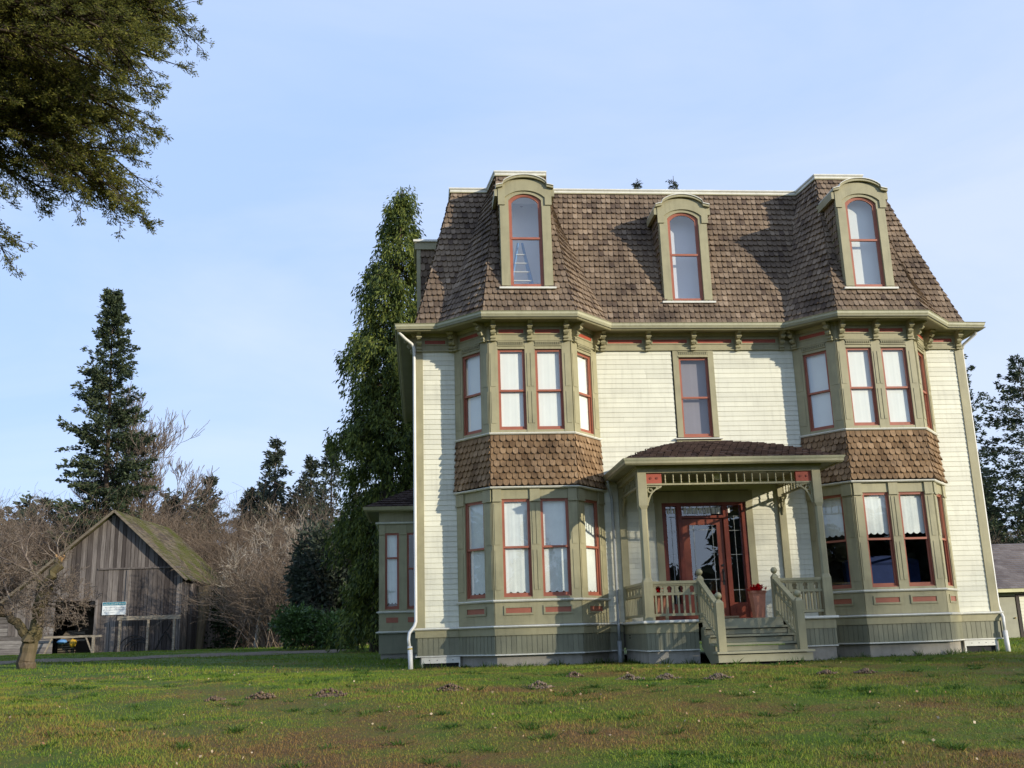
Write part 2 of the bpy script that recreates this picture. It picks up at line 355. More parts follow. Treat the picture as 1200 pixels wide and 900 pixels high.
# ================================================================ HOUSE
WH = 13.374; DH = 9.6; HC = WH/2
house = empty('mansion', (HC, 0, 0), label='three-storey cream clapboard mansion with brown shingled mansard roof, two bay windows and small porch', cat='house')
def part(mb, name, mats, smooth=False, parent=None): return mb.build(name, mats, parent or house, smooth)
BX = [.93, 1.66, 3.53, 4.26]; BP = .875
BXR = [WH-x for x in BX[::-1]]
wall_path = [(0, DH), (0, 0), (BX[0], 0), (BX[1], -BP), (BX[2], -BP), (BX[3], 0), (BXR[0], 0), (BXR[1], -BP), (BXR[2], -BP), (BXR[3], 0), (WH, 0), (WH, DH)]
E = [(-.46, DH+.46), (-.46, -.46), (.50, -.50), (1.47, -1.42), (3.66, -1.42), (4.60, -.50)]
E = E+[(WH-x, y) for x, y in E[::-1]]
T = [(.95, DH-1.0), (.95, 1.02), (1.89, 1.02), (2.02, .02), (3.20, .02), (3.32, 1.02)]
T = T+[(WH-x, y) for x, y in T[::-1]]
ZE, ZT = 7.70, 11.70

# --- clapboard
rnd = random.Random(3)
def siding(mb, fr, u0, u1, z0, z1, holes=(), h=.117):
    z = z0
    while z < z1-.01:
        zt = min(z+h, z1); cuts = [(a, b) for a, b, c, d in holes if c < (z+zt)/2 < d]
        segs = [(u0, u1)]
        for a, b in cuts:
            ns = []
            for s, e in segs:
                if b <= s or a >= e: ns.append((s, e)); continue
                if a > s: ns.append((s, a))
                if b < e: ns.append((b, e))
            segs = ns
        for s, e in segs:
            cc = [s]
            p = s+rnd.uniform(.5, 4.2)
            while p < e-.5: cc.append(p); p += rnd.uniform(2.4, 4.6)
            cc.append(e)
            for a, b in zip(cc, cc[1:]):
                mb.sidep(fr, [(-.03, z), (.015, z), (.003, zt+.005), (-.03, zt)], a, b-.0015)
        z += h
holes = [(BX[0], BX[3], 0, 8), (BXR[0], BXR[3], 0, 8), (6.10, 7.13, 5.0, 7.16), (5.5, 7.72, .8, 3.75)]
for a, b in ((.16, BX[0]), (BX[3], BXR[0]), (BXR[3], WH-.16)): wall = MB(); siding(wall, W0, a, b, .86, 7.16, holes); part(wall, 'clapboard_wall', M_cream)
FL = Fr((0, DH, 0), (0, -1, 0)); FRt = Fr((WH, 0, 0), (0, 1, 0)); FB = Fr((WH, DH, 0), (-1, 0, 0))
sw = MB(); siding(sw, FL, .16, DH-.16, .86, 7.16); part(sw, 'clapboard_wall', M_cream)
sw = MB(); siding(sw, FRt, .16, DH-.16, .86, 7.16); part(sw, 'clapboard_wall', M_cream)
sw = MB(); siding(sw, FB, .16, WH-.16, .86, 7.16); part(sw, 'clapboard_wall', M_cream)
for x0, fr, u in ((0, W0, 0), (WH-.17, W0, WH-.17)):
    cb = MB(); cb.fbox(W0, x0, x0+.17, -.03, .035, .85, 7.16); sd_ = -.038 if x0 == 0 else .173
    cb.box(x0+(-.035 if x0 == 0 else .17), x0+(0 if x0 == 0 else .205), -.035, .17, .85, 7.16); part(cb, 'corner_board', M_trim)
# --- base: water table, skirt, foundation (main walls, left & right of bays)
def base_run(path, name_sfx=''):
    mb = MB(); sweep(mb, path, [(-.03, .81), (.075, .80), (.10, .825), (.09, .845), (-.03, .862)]); part(mb, 'water_table', M_white)
    mb = MB(); sweep(mb, path, [(-.03, .645), (.045, .645), (.045, .80), (-.03, .80)]); part(mb, 'skirt_band', M_trim)
    mb = MB(); bd = MB()
    for (a, b) in zip(path, path[1:]):
        L = math.dist(a, b); fr = Fr((a[0], a[1], 0), (b[0]-a[0], b[1]-a[1], 0)); k = max(1, int(L/.105)); w = L/k
        for i in range(k): bd.fbox(fr, i*w+.005, (i+1)*w-.005, -.03, .022+rnd.uniform(-.001, .001), .265, .645)
        bd.fbox(fr, 0, L, -.03, .012, .26, .645)
    part(bd, 'beadboard_skirt', M_skirt)
    sweep(mb, path, [(-.03, .235), (.045, .235), (.045, .262), (-.03, .262)]); part(mb, 'skirt_drip_edge', M_white)
    mb = MB(); sweep(mb, path, [(-.12, -.45), (-.05, -.45), (-.05, .234), (-.12, .234)]); part(mb, 'foundation', M_conc)
base_run([(0, DH), (0, 0), (BX[0], 0), (BX[1], -BP), (BX[2], -BP), (BX[3], 0), (4.58, 0)])
base_run([(8.52, 0), (BXR[0], 0), (BXR[1], -BP), (BXR[2], -BP), (BXR[3], 0), (WH, 0), (WH, DH)])
for a, b in ((.12, .90), (12.50, 13.22)):
    mb = MB(); mb.fbox(W0, a, b, -.02, .03, .10, .225); mb.fbox(W0, a-.035, a, -.02, .028, -.2, .225); mb.fbox(W0, b, b+.03, -.02, .028, -.2, .225)
    for k in range(4): mb.lathe(W0.P(a+.14+k*.17, .031, .165)-Vector((0, 0, .008)), [(.0, 0), (.012, .004), (.012, .012), (0, .016)], 6, 1)
    part(mb, 'crawlspace_vent', [M_white, M_dark])
    mb = MB(); mb.fbox(W0, a, b, -.045, -.035, -.2, .10); part(mb, 'vent_shade_sheet', M_dark)  # solid dark sheet painted as the shade below the vent board

# --- cornice
mb = MB(); sweep(mb, wall_path, [(-.04, 7.16), (.035, 7.16), (.035, 7.58), (-.04, 7.58)]); sweep(mb, wall_path, [(.03, 7.155), (.06, 7.155), (.06, 7.185), (.03, 7.20)])
sweep(mb, wall_path, [(.03, 7.50), (.07, 7.50), (.10, 7.575), (.03, 7.575)])
part(mb, 'frieze_board', M_trim)
mb = MB()
for i in range(len(E)-1):
    a, b, c, d = wall_path[i], wall_path[i+1], E[i+1], E[i]
    mb.add([(a[0], a[1], 7.578), (b[0], b[1], 7.578), (c[0], c[1], 7.578), (d[0], d[1], 7.578), (a[0], a[1], 7.60), (b[0], b[1], 7.60), (c[0], c[1], 7.60), (d[0], d[1], 7.60)],
           [(0, 1, 2, 3), (4, 5, 6, 7), (2, 3, 7, 6)])
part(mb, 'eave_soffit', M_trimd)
mb = MB(); sweep(mb, E, [(-.10, 7.545), (-.05, 7.545), (-.03, 7.57), (-.03, 7.615), (-.10, 7.615)], 0)
sweep(mb, E, [(-.10, 7.616), (-.03, 7.616), (-.005, 7.65), (.0, 7.695), (.022, 7.715), (-.10, 7.715)], 1)
part(mb, 'eave_gutter', [M_trim, M_gut])
# brackets
bprof = [(0, 7.18), (.05, 7.17), (.085, 7.20), (.085, 7.235), (.06, 7.26), (.07, 7.285), (.12, 7.285), (.145, 7.315), (.145, 7.36), (.12, 7.385), (.13, 7.405), (.20, 7.405), (.235, 7.44), (.235, 7.475), (.215, 7.50), (.26, 7.52), (.31, 7.55), (.31, 7.577), (0, 7.577)]
def bracket(fr, u):
    mb = MB(); mb.sidep(fr, [(n+.034, z) for n, z in bprof], u-.045, u+.045)
    mb.fbox(fr, u-.06, u+.06, .034, .12, 7.145, 7.168)
    for n, z, r in ((.085, 7.22, .026), (.15, 7.34, .028), (.235, 7.455, .024)):
        mb.tube([fr.P(u-.062, n+.02, z), fr.P(u+.062, n+.02, z)], r, 8)
    part(mb, 'eave_bracket', M_trim)
def chf(a, b):
    return Fr((a[0], a[1], 0), (b[0]-a[0], b[1]-a[1], 0)), math.dist(a, b)
def stripes(fr, us):
    for a, b in zip(us, us[1:]):
        mb = MB(); mb.fbox(fr, a+.13, b-.13, .034, .042, 7.335, 7.425)
        part(mb, 'frieze_panel', M_panel)
        mb = MB()
        mb.ring(fr, [(a+.10, 7.305), (b-.10, 7.305), (b-.10, 7.455), (a+.10, 7.455)], [(a+.13, 7.335), (b-.13, 7.335), (b-.13, 7.425), (a+.13, 7.425)], .034, .052)
        part(mb, 'panel_moulding', M_trim)
def bracket_run(fr, us, st=True):
    for u in us: bracket(fr, u)
    if st: stripes(fr, us)
bracket_run(W0, [.09, .83]); bracket_run(W0, [4.44, 5.53, 6.63, 7.73, 8.82]); bracket_run(W0, [WH-.83, WH-.09])
for bx in (BX, BXR):
    fr, L = chf((bx[0], 0), (bx[1], -BP)); bracket_run(fr, [.10, L-.10])
    fr, L = chf((bx[1], -BP), (bx[2], -BP)); bracket_run(fr, [.10, L/2, L-.10])
    fr, L = chf((bx[2], -BP), (bx[3], 0)); bracket_run(fr, [.10, L-.10])
bracket(FL, DH-.12)
# eave brackets on the left side, seen edge-on under the eave
# --- windows
def glassq(fr, u0, u1, z0, z1, n):
    mb = MB(); mb.add([fr.P(u0, n, z0), fr.P(u1, n, z0), fr.P(u1, n, z1), fr.P(u0, n, z1)], [(0, 1, 2, 3)]); return mb
def sash_window(fr, u0, u1, z0, z1, zm, curtain='shade', hem=None, cn=-.090):
    w = MB(); t = .022
    w.ring(fr, [(u0, z0), (u1, z0), (u1, z1), (u0, z1)], [(u0+t, z0+t), (u1-t, z0+t), (u1-t, z1-t), (u0+t, z1-t)], -.115, -.004)
    win = part(w, 'window', M_red)
    a0, a1 = u0+t+.001, u1-t-.001
    s = MB(); st = .036
    s.ring(fr, [(a0, zm-.02), (a1, zm-.02), (a1, z1-t-.001), (a0, z1-t-.001)], [(a0+st, zm+.025), (a1-st, zm+.025), (a1-st, z1-t-st), (a0+st, z1-t-st)], -.046, -.016); part(s, 'sash', M_red, parent=win)
    s = MB(); s.ring(fr, [(a0, z0+t+.001), (a1, z0+t+.001), (a1, zm+.02), (a0, zm+.02)], [(a0+st, z0+t+.065), (a1-st, z0+t+.065), (a1-st, zm-.02), (a0+st, zm-.02)], -.077, -.048); part(s, 'sash', M_red, parent=win)
    part(glassq(fr, a0+.01, a1-.01, zm, z1-t-.01, -.031), 'pane', M_glass, parent=win)
    part(glassq(fr, a0+.01, a1-.01, z0+t+.01, zm, -.062), 'pane', M_glass, parent=win)
    if curtain:
        c = MB(); zb = hem if hem is not None else z0+.03; k = 28; lace = curtain == 'lace'
        vs = []; rows = 9
        for j in range(rows+1):
            for i in range(k+1):
                uu_ = u0+.01+(u1-u0-.02)*i/k; ph = i/k*math.pi*2*3.2+u0*3
                n = cn+(.0022*math.sin(ph)+.0015*math.sin(ph*2.3+1))*(1 if lace else .4)
                sc = .042*abs(math.sin(i/k*math.pi*4)) if lace else 0.
                zz = zb-(sc if j == 0 else 0)+(z1-zb)*j/rows+(.03 if j == 0 and lace else 0)
                vs.append(fr.P(uu_, n, zz))
        c.add(vs, [(j*(k+1)+i, j*(k+1)+i+1, (j+1)*(k+1)+i+1, (j+1)*(k+1)+i) for j in range(rows) for i in range(k)])
        part(c, 'curtain', M_lace if lace else M_greyshade if curtain == 'grey' else M_shade, True, win)
    return win
def dentils(mb, fr, a, b, z):
    k = int((b-a)/.048)
    for i in range(k):
        c = a+(i+.5)*(b-a)/k; mb.fbox(fr, c-.012, c+.012, .034, .052, z, z+.045)
def bay(bx, side):
    a = (bx[0], 0); b = (bx[1], -BP); c = (bx[2], -BP); d = (bx[3], 0)
    root = None
    faces = [(*chf(a, b), 'c'), (*chf(b, c), 'f'), (*chf(c, d), 'c')]
    cores = []
  
    for (z0, z1, bot, top) in ((5.095, 6.97, 5.02, 7.16), (1.44, 3.55, 1.373, 3.80)):
      body = MB(); caps = body
      for fr, L, kind in faces:
        if kind == 'f': wins = [(.20, .82), (L-.82, L-.20)]
        else: wins = [(.26, L-.26)]
        edges = [0]+[e for w in wins for e in w]+[L]
        if 1:
            for i in range(0, len(edges), 2):
                body.fbox(fr, edges[i], edges[i+1], -.16, .03, bot, top)
                if edges[i] > 0.1 and edges[i+1] < L-.1:      # centre mullion with grooves
                    m_ = (edges[i]+edges[i+1])/2; zz = (z0+z1)/2
                    for q0, q1 in ((z0+.15, zz-.06), (zz+.06, z1-.1)): caps.fbox(fr, m_-.075, m_-.012, .03, .042, q0, q1); caps.fbox(fr, m_+.012, m_+.075, .03, .042, q0, q1)
                else:
                    e0, e1 = (edges[i]+.02, edges[i+1]-.05) if edges[i] == 0 else (edges[i]+.05, edges[i+1]-.02)
                    zz = (z0+z1)/2
                    for q0, q1 in ((z0+.15, zz-.06), (zz+.06, z1-.1)): caps.fbox(fr, e0+.01, e1-.01, .03, .040, q0, q1)
                if top < 5: # capitals
                    caps.fbox(fr, edges[i]-.0+.004, edges[i+1]-.004, .03, .055, 3.50, 3.76); caps.fbox(fr, edges[i]-.004, edges[i+1]+.004, .055, .068, 3.49, 3.52)
            for w0, w1 in wins:
                body.fbox(fr, w0, w1, -.16, .02, z1, top)
                body.fbox(fr, w0, w1, -.16, .02, bot, z0)
                if top > 7:
                    dentils(caps, fr, w0+.01, w1-.01, 7.075); caps.fbox(fr, w0+.003, w1-.003, .02, .05, 7.125, 7.15); caps.fbox(fr, w0+.003, w1-.003, .02, .046, 7.04, 7.062)
                    caps.fbox(fr, w0+.003, w1-.003, .02, .035, 6.965, 6.985)
        if top < 5: body.fbox(fr, 0, L, -.16, .02, .86, 1.373)
      cores.append(part(body, 'bay_window', M_trim))
    core = cores[1]
    pth = [a, b, c, d]
    for z, o in ((5.02, .075), (3.81, .11), (1.373, .075)):
        m2 = MB(); sweep(m2, pth, [(-.02, z-.035), (o-.02, z-.035), (o, z-.012), (o, z+.004), (-.02, z+.03)]); part(m2, 'sill_moulding', M_white, parent=core)
    # red recessed panels under the ground floor windows
    for fr, L, kind in faces:
        wins = [(.20, .82), (L-.82, L-.20)] if kind == 'f' else [(.26, L-.26)]
        for w0, w1 in wins:
            m2 = MB(); m2.fbox(fr, w0+.03, w1-.03, .019, .026, 1.105, 1.215); part(m2, 'base_panel', M_red, parent=core)
            m2 = MB(); m2.ring(fr, [(w0-.01, 1.065), (w1+.01, 1.065), (w1+.01, 1.255), (w0-.01, 1.255)], [(w0+.03, 1.105), (w1-.03, 1.105), (w1-.03, 1.215), (w0+.03, 1.215)], .019, .042); part(m2, 'panel_moulding', M_trim, parent=core)
    # shingled band
    sh = MB()
    bot = offset_path(pth, .085); top = offset_path(pth, .02)
    for i in range(3):
        def Lf(t, i=i): s = (1-t)**2; return Vector((top[i][0]+(bot[i][0]-top[i][0])*s, top[i][1]+(bot[i][1]-top[i][1])*s, 3.845+t*1.14))
        def Rf(t, i=i): s = (1-t)**2; return Vector((top[i+1][0]+(bot[i+1][0]-top[i+1][0])*s, top[i+1][1]+(bot[i+1][1]-top[i+1][1])*s, 3.845+t*1.14))
        shingle_surf(sh, Lf, Rf, 8, .138, style='round')
    part(sh, 'shingle_band', M_bandsh, parent=core)
    # windows
    for fr, L, kind in faces:
        wins = [(.20, .82), (L-.82, L-.20)] if kind == 'f' else [(.26, L-.26)]
        for w0, w1 in wins:
            sash_window(fr, w0, w1, 5.095, 6.97, 6.0, 'shade')
            if side == 'L': sash_window(fr, w0, w1, 1.44, 3.55, 2.50, 'lace', hem=1.53)
            else: sash_window(fr, w0, w1, 1.44, 3.55, 2.50, 'lace', hem=2.62)
def shingle_surf(mb, L, Rr, n, w, skip=None, style='scallop', t_end=1.0):
    for k in range(n):
        t0 = k/n; t1 = (k+1)/n
        a, b, c, d = L(t0), Rr(t0), L(t1), Rr(t1)
        e = b-a; W_ = e.length
        if W_ < .02: continue
        e = e/W_; mid = ((c+d)-(a+b))/2
        up_ = mid-e*mid.dot(e); nr = e.cross(up_).normalized()
        if nr.length < .5: continue
        lo = (c-a).dot(e); hi = (d-b).dot(e)
        off = (.5 if k % 2 else 0.); m_ = int(W_/w)+3
        smax = 1.12 if k < n-1 else 1.0
        j0 = int(min(0, lo)/w)-2
        for j in range(j0, m_+2):
            cx = (j+off+.5)*w
            if cx+w/2 < min(0, lo) or cx-w/2 > max(W_, W_+hi): continue
            P = lambda u, s, r: a+e*min(max(u, s*lo), W_+s*hi)+up_*s+nr*r
            cp = P(cx, .5, 0)
            if skip and skip(cp): continue
            uL, uR = cx-w*.5, cx+w*.5
            if uR <= max(0, 0) and uR <= lo: continue
            vs = [P(uL, 0, -.002), P(uR, 0, -.002), P(uR, 1, -.002), P(uL, 1, -.002)]
            mb.add(vs, [(0, 1, 2, 3)])
            j1 = rnd.uniform(-.05, .05); h = w*.46; rz = .040+rnd.uniform(-.012, .014)
            hs = up_.length
            arc = []
            if style == 'square' or (k == 0 and style == 'scallop'):
                arc = [(-h, -.02), (h, -.02)]
            else:
                ry = min(.62, h*1.25/hs)
                for q in range(7):
                    th = math.pi+math.pi*q/6; arc.append((h*math.cos(th), ry*.85+ry*.85*math.sin(th)+j1-.10))
            top = [(h, smax), (-h, smax)]
            poly = [P(cx+x, y, rz*(1-y/smax)+.001) for x, y in arc]+[P(cx+x, y, .0015) for x, y in top]
            low = [P(cx+x, y, 0.0) for x, y in arc]
            na = len(arc); npol = len(poly)
            mb.add(poly+low, [tuple(range(npol))]+[(npol+i, npol+i+1, i+1, i) for i in range(na-1)])
bay(BX, 'L'); bay(BXR, 'R')
# second floor centre window
C2 = MB(); 
for u_ in ((6.13, 6.265), (6.985, 7.12)): C2.fbox(W0, u_[0], u_[1], -.14, .04, 5.04, 7.155)
C2.fbox(W0, 6.265, 6.985, -.14, .035, 6.985, 7.155); dentils(C2, W0, 6.27, 6.98, 7.06); C2.fbox(W0, 6.265, 6.985, .034, .055, 7.115, 7.135); C2.fbox(W0, 6.265, 6.985, .034, .06, 6.985, 7.015)
part(C2, 'window_casing', M_trim)
C2 = MB(); C2.sidep(W0, [(-.14, 4.985), (.10, 4.985), (.10, 5.01), (-.14, 5.045)], 6.06, 7.19); part(C2, 'window_sill', M_white)
C2 = MB(); C2.fbox(W0, 6.10, 7.15, .02, .04, 4.87, 4.984); dentils(C2, W0, 6.12, 7.13, 4.90); part(C2, 'window_apron', M_trim)
sash_window(W0, 6.265, 6.985, 5.045, 6.985, 6.0, 'grey', cn=-.16)
# interior shell so the windows look into rooms
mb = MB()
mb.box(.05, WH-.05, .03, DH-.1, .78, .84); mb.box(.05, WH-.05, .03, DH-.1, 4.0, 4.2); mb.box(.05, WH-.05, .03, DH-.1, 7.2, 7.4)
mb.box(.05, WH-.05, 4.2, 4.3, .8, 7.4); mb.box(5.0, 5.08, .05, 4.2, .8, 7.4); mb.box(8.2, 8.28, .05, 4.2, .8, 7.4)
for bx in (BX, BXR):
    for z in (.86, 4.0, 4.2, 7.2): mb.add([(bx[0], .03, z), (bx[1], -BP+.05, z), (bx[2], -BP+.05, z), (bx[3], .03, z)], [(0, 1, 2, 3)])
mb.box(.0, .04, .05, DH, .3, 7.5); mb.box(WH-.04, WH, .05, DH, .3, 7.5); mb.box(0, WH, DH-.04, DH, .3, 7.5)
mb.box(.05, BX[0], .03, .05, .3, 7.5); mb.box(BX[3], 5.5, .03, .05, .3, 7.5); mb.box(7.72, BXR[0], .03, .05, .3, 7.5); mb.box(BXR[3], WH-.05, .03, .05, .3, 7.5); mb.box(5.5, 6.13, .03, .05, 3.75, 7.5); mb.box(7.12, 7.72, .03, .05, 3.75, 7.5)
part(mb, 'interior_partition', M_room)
# pale picture frame and furniture in the right ground-floor room
sofa = MB(); sofa.box(10.1, 11.9, .55, .75, .84, 2.05); sofa.box(10.1, 11.9, .75, 1.5, .84, 1.30)
sofa.tube([(10.1, .65, 2.03), (10.5, .63, 2.10), (11.5, .63, 2.10), (11.9, .65, 2.03)], [.10, .13, .13, .10], 10)
sofa.box(9.98, 10.12, .55, 1.5, .84, 1.6); sofa.box(11.88, 12.02, .55, 1.5, .84, 1.6)
tag(sofa.build('sofa', M_navy), 'dark navy sofa seen through the lower panes of the right ground-floor bay', 'sofa')

# --- mansard roof
def in_dormer(p):
    for cx, ytop in ((HC-.10, 3), (2.58, 3), (WH-2.64, 3)):
        if abs(p.x-cx) < .53 and 8.42 < p.z < 10.78: return True
    return False
Bp = offset_path(E, -.09)
Bp[0] = (.0, DH+.05); Bp[1] = (.0, Bp[1][1]); Bp[-2] = (WH, Bp[-2][1]); Bp[-1] = (WH, DH+.05)
mb = MB()
for i in range(len(E)-1):
    a, b, c, d = Bp[i], Bp[i+1], offset_path(E, -.03)[i+1], offset_path(E, -.03)[i]
    mb.add([(q[0], q[1], 7.69) for q in (a, b, c, d)], [(0, 1, 2, 3)])
part(mb, 'eave_deck', M_gut)
rf = MB()
for i in range(len(E)-1):
    def mk(j):
        def f(t):
            g = t**.95
            return Vector((Bp[j][0]+(T[j][0]-Bp[j][0])*g, Bp[j][1]+(T[j][1]-Bp[j][1])*g, ZE+(ZT-ZE)*t))
        return f
    shingle_surf(rf, mk(i), mk(i+1), 24, .124, skip=in_dormer)
roof = part(rf, 'mansard_roof', M_roofsh)
rf = MB(); sweep(rf, T, [(-.2, 11.66), (.06, 11.66), (.06, 11.69), (-.2, 11.69)], 0); sweep(rf, T, [(-.2, 11.69), (.045, 11.69), (.045, 11.74), (.075, 11.77), (.075, 11.80), (-.2, 11.80)], 1)
part(rf, 'roof_coping', [M_trim, M_white], parent=roof)
rf = MB(); rf.add([(x, y, 11.72) for x, y in T], [tuple(range(len(T)))]); part(rf, 'flat_roof', M_porchsh, parent=roof)

# --- dormers
def arch_pts(cx, hw, zsh, zap, k=12, z0=None):
    zsh = zap-(zap-zsh)*.72
    pts = []
    if z0 is not None: pts.append((cx-hw, z0))
    for i in range(k+1):
        t = -1+2*i/k; pts.append((cx+hw*t, zsh+(zap-zsh)*(1-abs(t)**2.2)**.9))
    if z0 is not None: pts.append((cx+hw, z0))
    return pts
def dormer(cx, yf, kind):
    dz = -.12 if kind == 'C' else -.09; fr = Fr((0, yf, dz), (1, 0, 0)); z0 = 8.46; hw = .60; k = 14
    mb = MB()
    inner = arch_pts(cx, .385, 10.56, 10.79, k, z0+.04)
    outer = arch_pts(cx, hw, 10.9, 11.12, k, z0)
    mb.ring(fr, outer, inner, -.12, 0, closed=False)
    # raised head band with ears
    o2 = arch_pts(cx, .63, 10.92, 11.14, k, 10.50); i2 = arch_pts(cx, .47, 10.62, 10.86, k, 10.50)
    mb.ring(fr, o2, i2, 0, .035, closed=False)
    for s in (-1, 1): mb.fbox(fr, cx+s*.49-.10, cx+s*.49+.10, 0, .018, z0+.05, 10.48)
    dm = part(mb, 'dormer', M_trim)
    # cap moulding, curved, running back into the roof
    mb = MB(); a = [(cx-.68, 10.90), (cx-.60, 10.92), (cx-.52, 10.935)]; b = arch_pts(cx, .50, 10.95, 11.17, 14); pr_ = a+b+[(2*cx-u, z) for u, z in a[::-1]]
    mb.ring(fr, [(u, z+.055) for u, z in pr_], [(u, z) for u, z in pr_], -1.3, .10, closed=False)
    mb.ring(fr, [(u, z+.075) for u, z in pr_], [(u, z+.056) for u, z in pr_], -1.3, .125, m=1, closed=False)
    part(mb, 'dormer_roof', [M_trim, M_white], parent=dm)
    mb = MB(); mb.fbox(fr, cx-.655, cx+.655, -.15, .085, z0-.045, z0); part(mb, 'window_sill', M_white, parent=dm)
    # shingled cheeks
    for s in (-1, 1):
        mb = MB(); X_ = cx+s*.59
        def Lf(t): return Vector((X_, yf+.11 if s > 0 else yf+1.45, z0+dz+t*2.46))
        def Rf(t): return Vector((X_, yf+1.45 if s > 0 else yf+.11, z0+dz+t*2.46))
        shingle_surf(mb, Lf, Rf, 13, .138); part(mb, 'dormer_cheek', M_roofsh, parent=dm)
        mb = MB(); mb.fbox(fr, X_-.02-.01*s, X_+.02-.01*s, -1.2, -.115, z0, 10.9); mb.fbox(fr, cx+s*.67-.04, cx+s*.67+.03, -1.1, .02, 10.72, 10.90); part(mb, 'cheek_trim', M_trim, parent=dm)
    # window
    mb = MB(); i3 = arch_pts(cx, .345, 10.53, 10.75, k, z0+.085)
    i1 = [(u, z) for u, z in inner]
    mb.ring(fr, i1, i3, -.09, -.04, closed=False); mb.fbox(fr, cx-.345, cx+.345, -.09, -.045, z0+.04, z0+.105)
    mb.fbox(fr, cx-.35, cx+.35, -.085, -.035, 9.66, 9.71); mb.ring(fr, [(u, z-.0) for u, z in i3], [(cx+(u-cx)*.90, z-.02 if z > 10 else z) for u, z in i3], -.075, -.05, closed=False)
    part(mb, 'sash', M_red, parent=dm)
    mb = MB(); vs = [fr.P(u, -.07, z) for u, z in i1]; mb.add(vs, [tuple(range(len(vs)))]); part(mb, 'pane', M_doorglass, parent=dm)
    # plastered reveal behind, made shallow and pale to brighten the pane
    mb = MB(); P = fr.P; D = {'L': -.75, 'C': -.42, 'R': -.3}[kind]
    mb.fbox(fr, cx-.56, cx-.54, D, -.13, z0, 10.86); mb.fbox(fr, cx+.54, cx+.56, D, -.13, z0, 10.86); mb.fbox(fr, cx-.56, cx+.56, D, -.13, 10.86, 10.88); mb.fbox(fr, cx-.56, cx+.56, D-.02, D, z0, 10.88); mb.fbox(fr, cx-.56, cx+.56, D, -.13, z0-.0, z0+.01)
    part(mb, 'window_reveal', M_plaster if kind != 'R' else M_shade, parent=dm)
dormer(2.58, -1.10, 'L'); dormer(HC-.10, -.16, 'C'); dormer(WH-2.64, -1.10, 'R')
# left side dormer (front cheek seen past the hip)
mb = MB(); mb.box(-.02, 1.2, 3.95, 5.6, 11.30, 11.52, 0); mb.box(-.06, 1.2, 3.90, 5.7, 11.52, 11.58, 1); mb.box(.03, .14, 3.98, 4.1, 8.3, 11.30, 0); mb.box(.03, .14, 5.4, 5.52, 8.3, 11.3, 0); mb.box(-.02, .16, 3.93, 5.58, 9.05, 9.13, 1)
sdm = part(mb, 'side_dormer', [M_trim, M_white])
mb = MB(); shingle_surf(mb, lambda t: Vector((.13, 4.02, 8.3+3*t)), lambda t: Vector((1.3, 4.02, 8.3+3*t)), 15, .138); part(mb, 'dormer_cheek', M_roofsh, parent=sdm)
mb = MB(); mb.box(.05, .09, 4.1, 5.4, 9.13, 11.3); part(mb, 'dormer_front', M_trimd, parent=sdm)

# --- ladder in the left dormer
lad = empty('stepladder', (2.48, -.69, 8.47), label='blue stepladder standing behind the glass of the left dormer window', cat='ladder')
for s, nm in ((-1, 'rail'), (1, 'rail')):
    for yy in (-.86, -.52):
        mb = MB(); mb.beam((2.48+s*.26, yy, 8.48), (2.48+s*.05, -.69, 9.62), .05, .03); mb.build('rail', M_blue, lad)
for i in range(4):
    t = .12+i*.2; mb = MB(); hwid = .26-.21*t
    mb.box(2.48-hwid, 2.48+hwid, -.86+.17*t-.03, -.86+.17*t+.04, 8.48+t*1.14, 8.50+t*1.14); mb.build('step', M_white, lad)

# --- downspouts
mb = MB(); mb.tube([(-.40, -.36, 7.60), (-.36, -.34, 7.52), (-.24, -.24, 7.42), (-.08, -.12, 7.32), (-.03, -.09, 7.22), (-.03, -.09, 1.0), (-.06, -.12, .90), (-.17, -.20, .76), (-.19, -.22, .62), (-.17, -.22, .45)], .036, 10)
ds = part(mb, 'downspout', M_pipe, True)
mb = MB(); mb.tube([(-.16, -.22, .48), (-.14, -.22, -.2)], .052, 12); part(mb, 'drain_pipe', M_pipe, True, ds)
mb = MB(); mb.tube([(-.162, -.22, .44), (-.160, -.22, .41)], .055, 12); part(mb, 'yellow_tape', paint('yellow_tape', (.6, .42, .06), .5), True, ds)
mb = MB(); mb.tube([(WH+.32, -.30, 7.60), (WH+.30, -.24, 7.48), (WH+.10, .0, 7.28), (WH+.06, .04, 7.15), (WH+.06, .04, 1.0), (WH+.07, .0, .85), (WH+.04, -.13, .72), (WH+.03, -.14, .4)], .036, 10); ds = part(mb, 'downspout', M_pipe, True)
mb = MB(); mb.tube([(WH+.03, -.14, .42), (WH+.05, -.14, -.25)], .055, 12); part(mb, 'drain_pipe', M_pipe, True, ds)
mb = MB(); mb.tube([(4.33, -.42, 3.98), (4.36, -.34, 3.90), (4.44, -.12, 3.72), (4.46, -.10, 3.6), (4.46, -.10, .95), (4.45, -.16, .8), (4.45, -.17, .45)], .034, 10); ds = part(mb, 'downspout', M_pipeg, True)
mb = MB(); mb.tube([(4.45, -.17, .46), (4.45, -.17, -.2)], .05, 12); part(mb, 'drain_pipe', M_pipeg, True, ds)

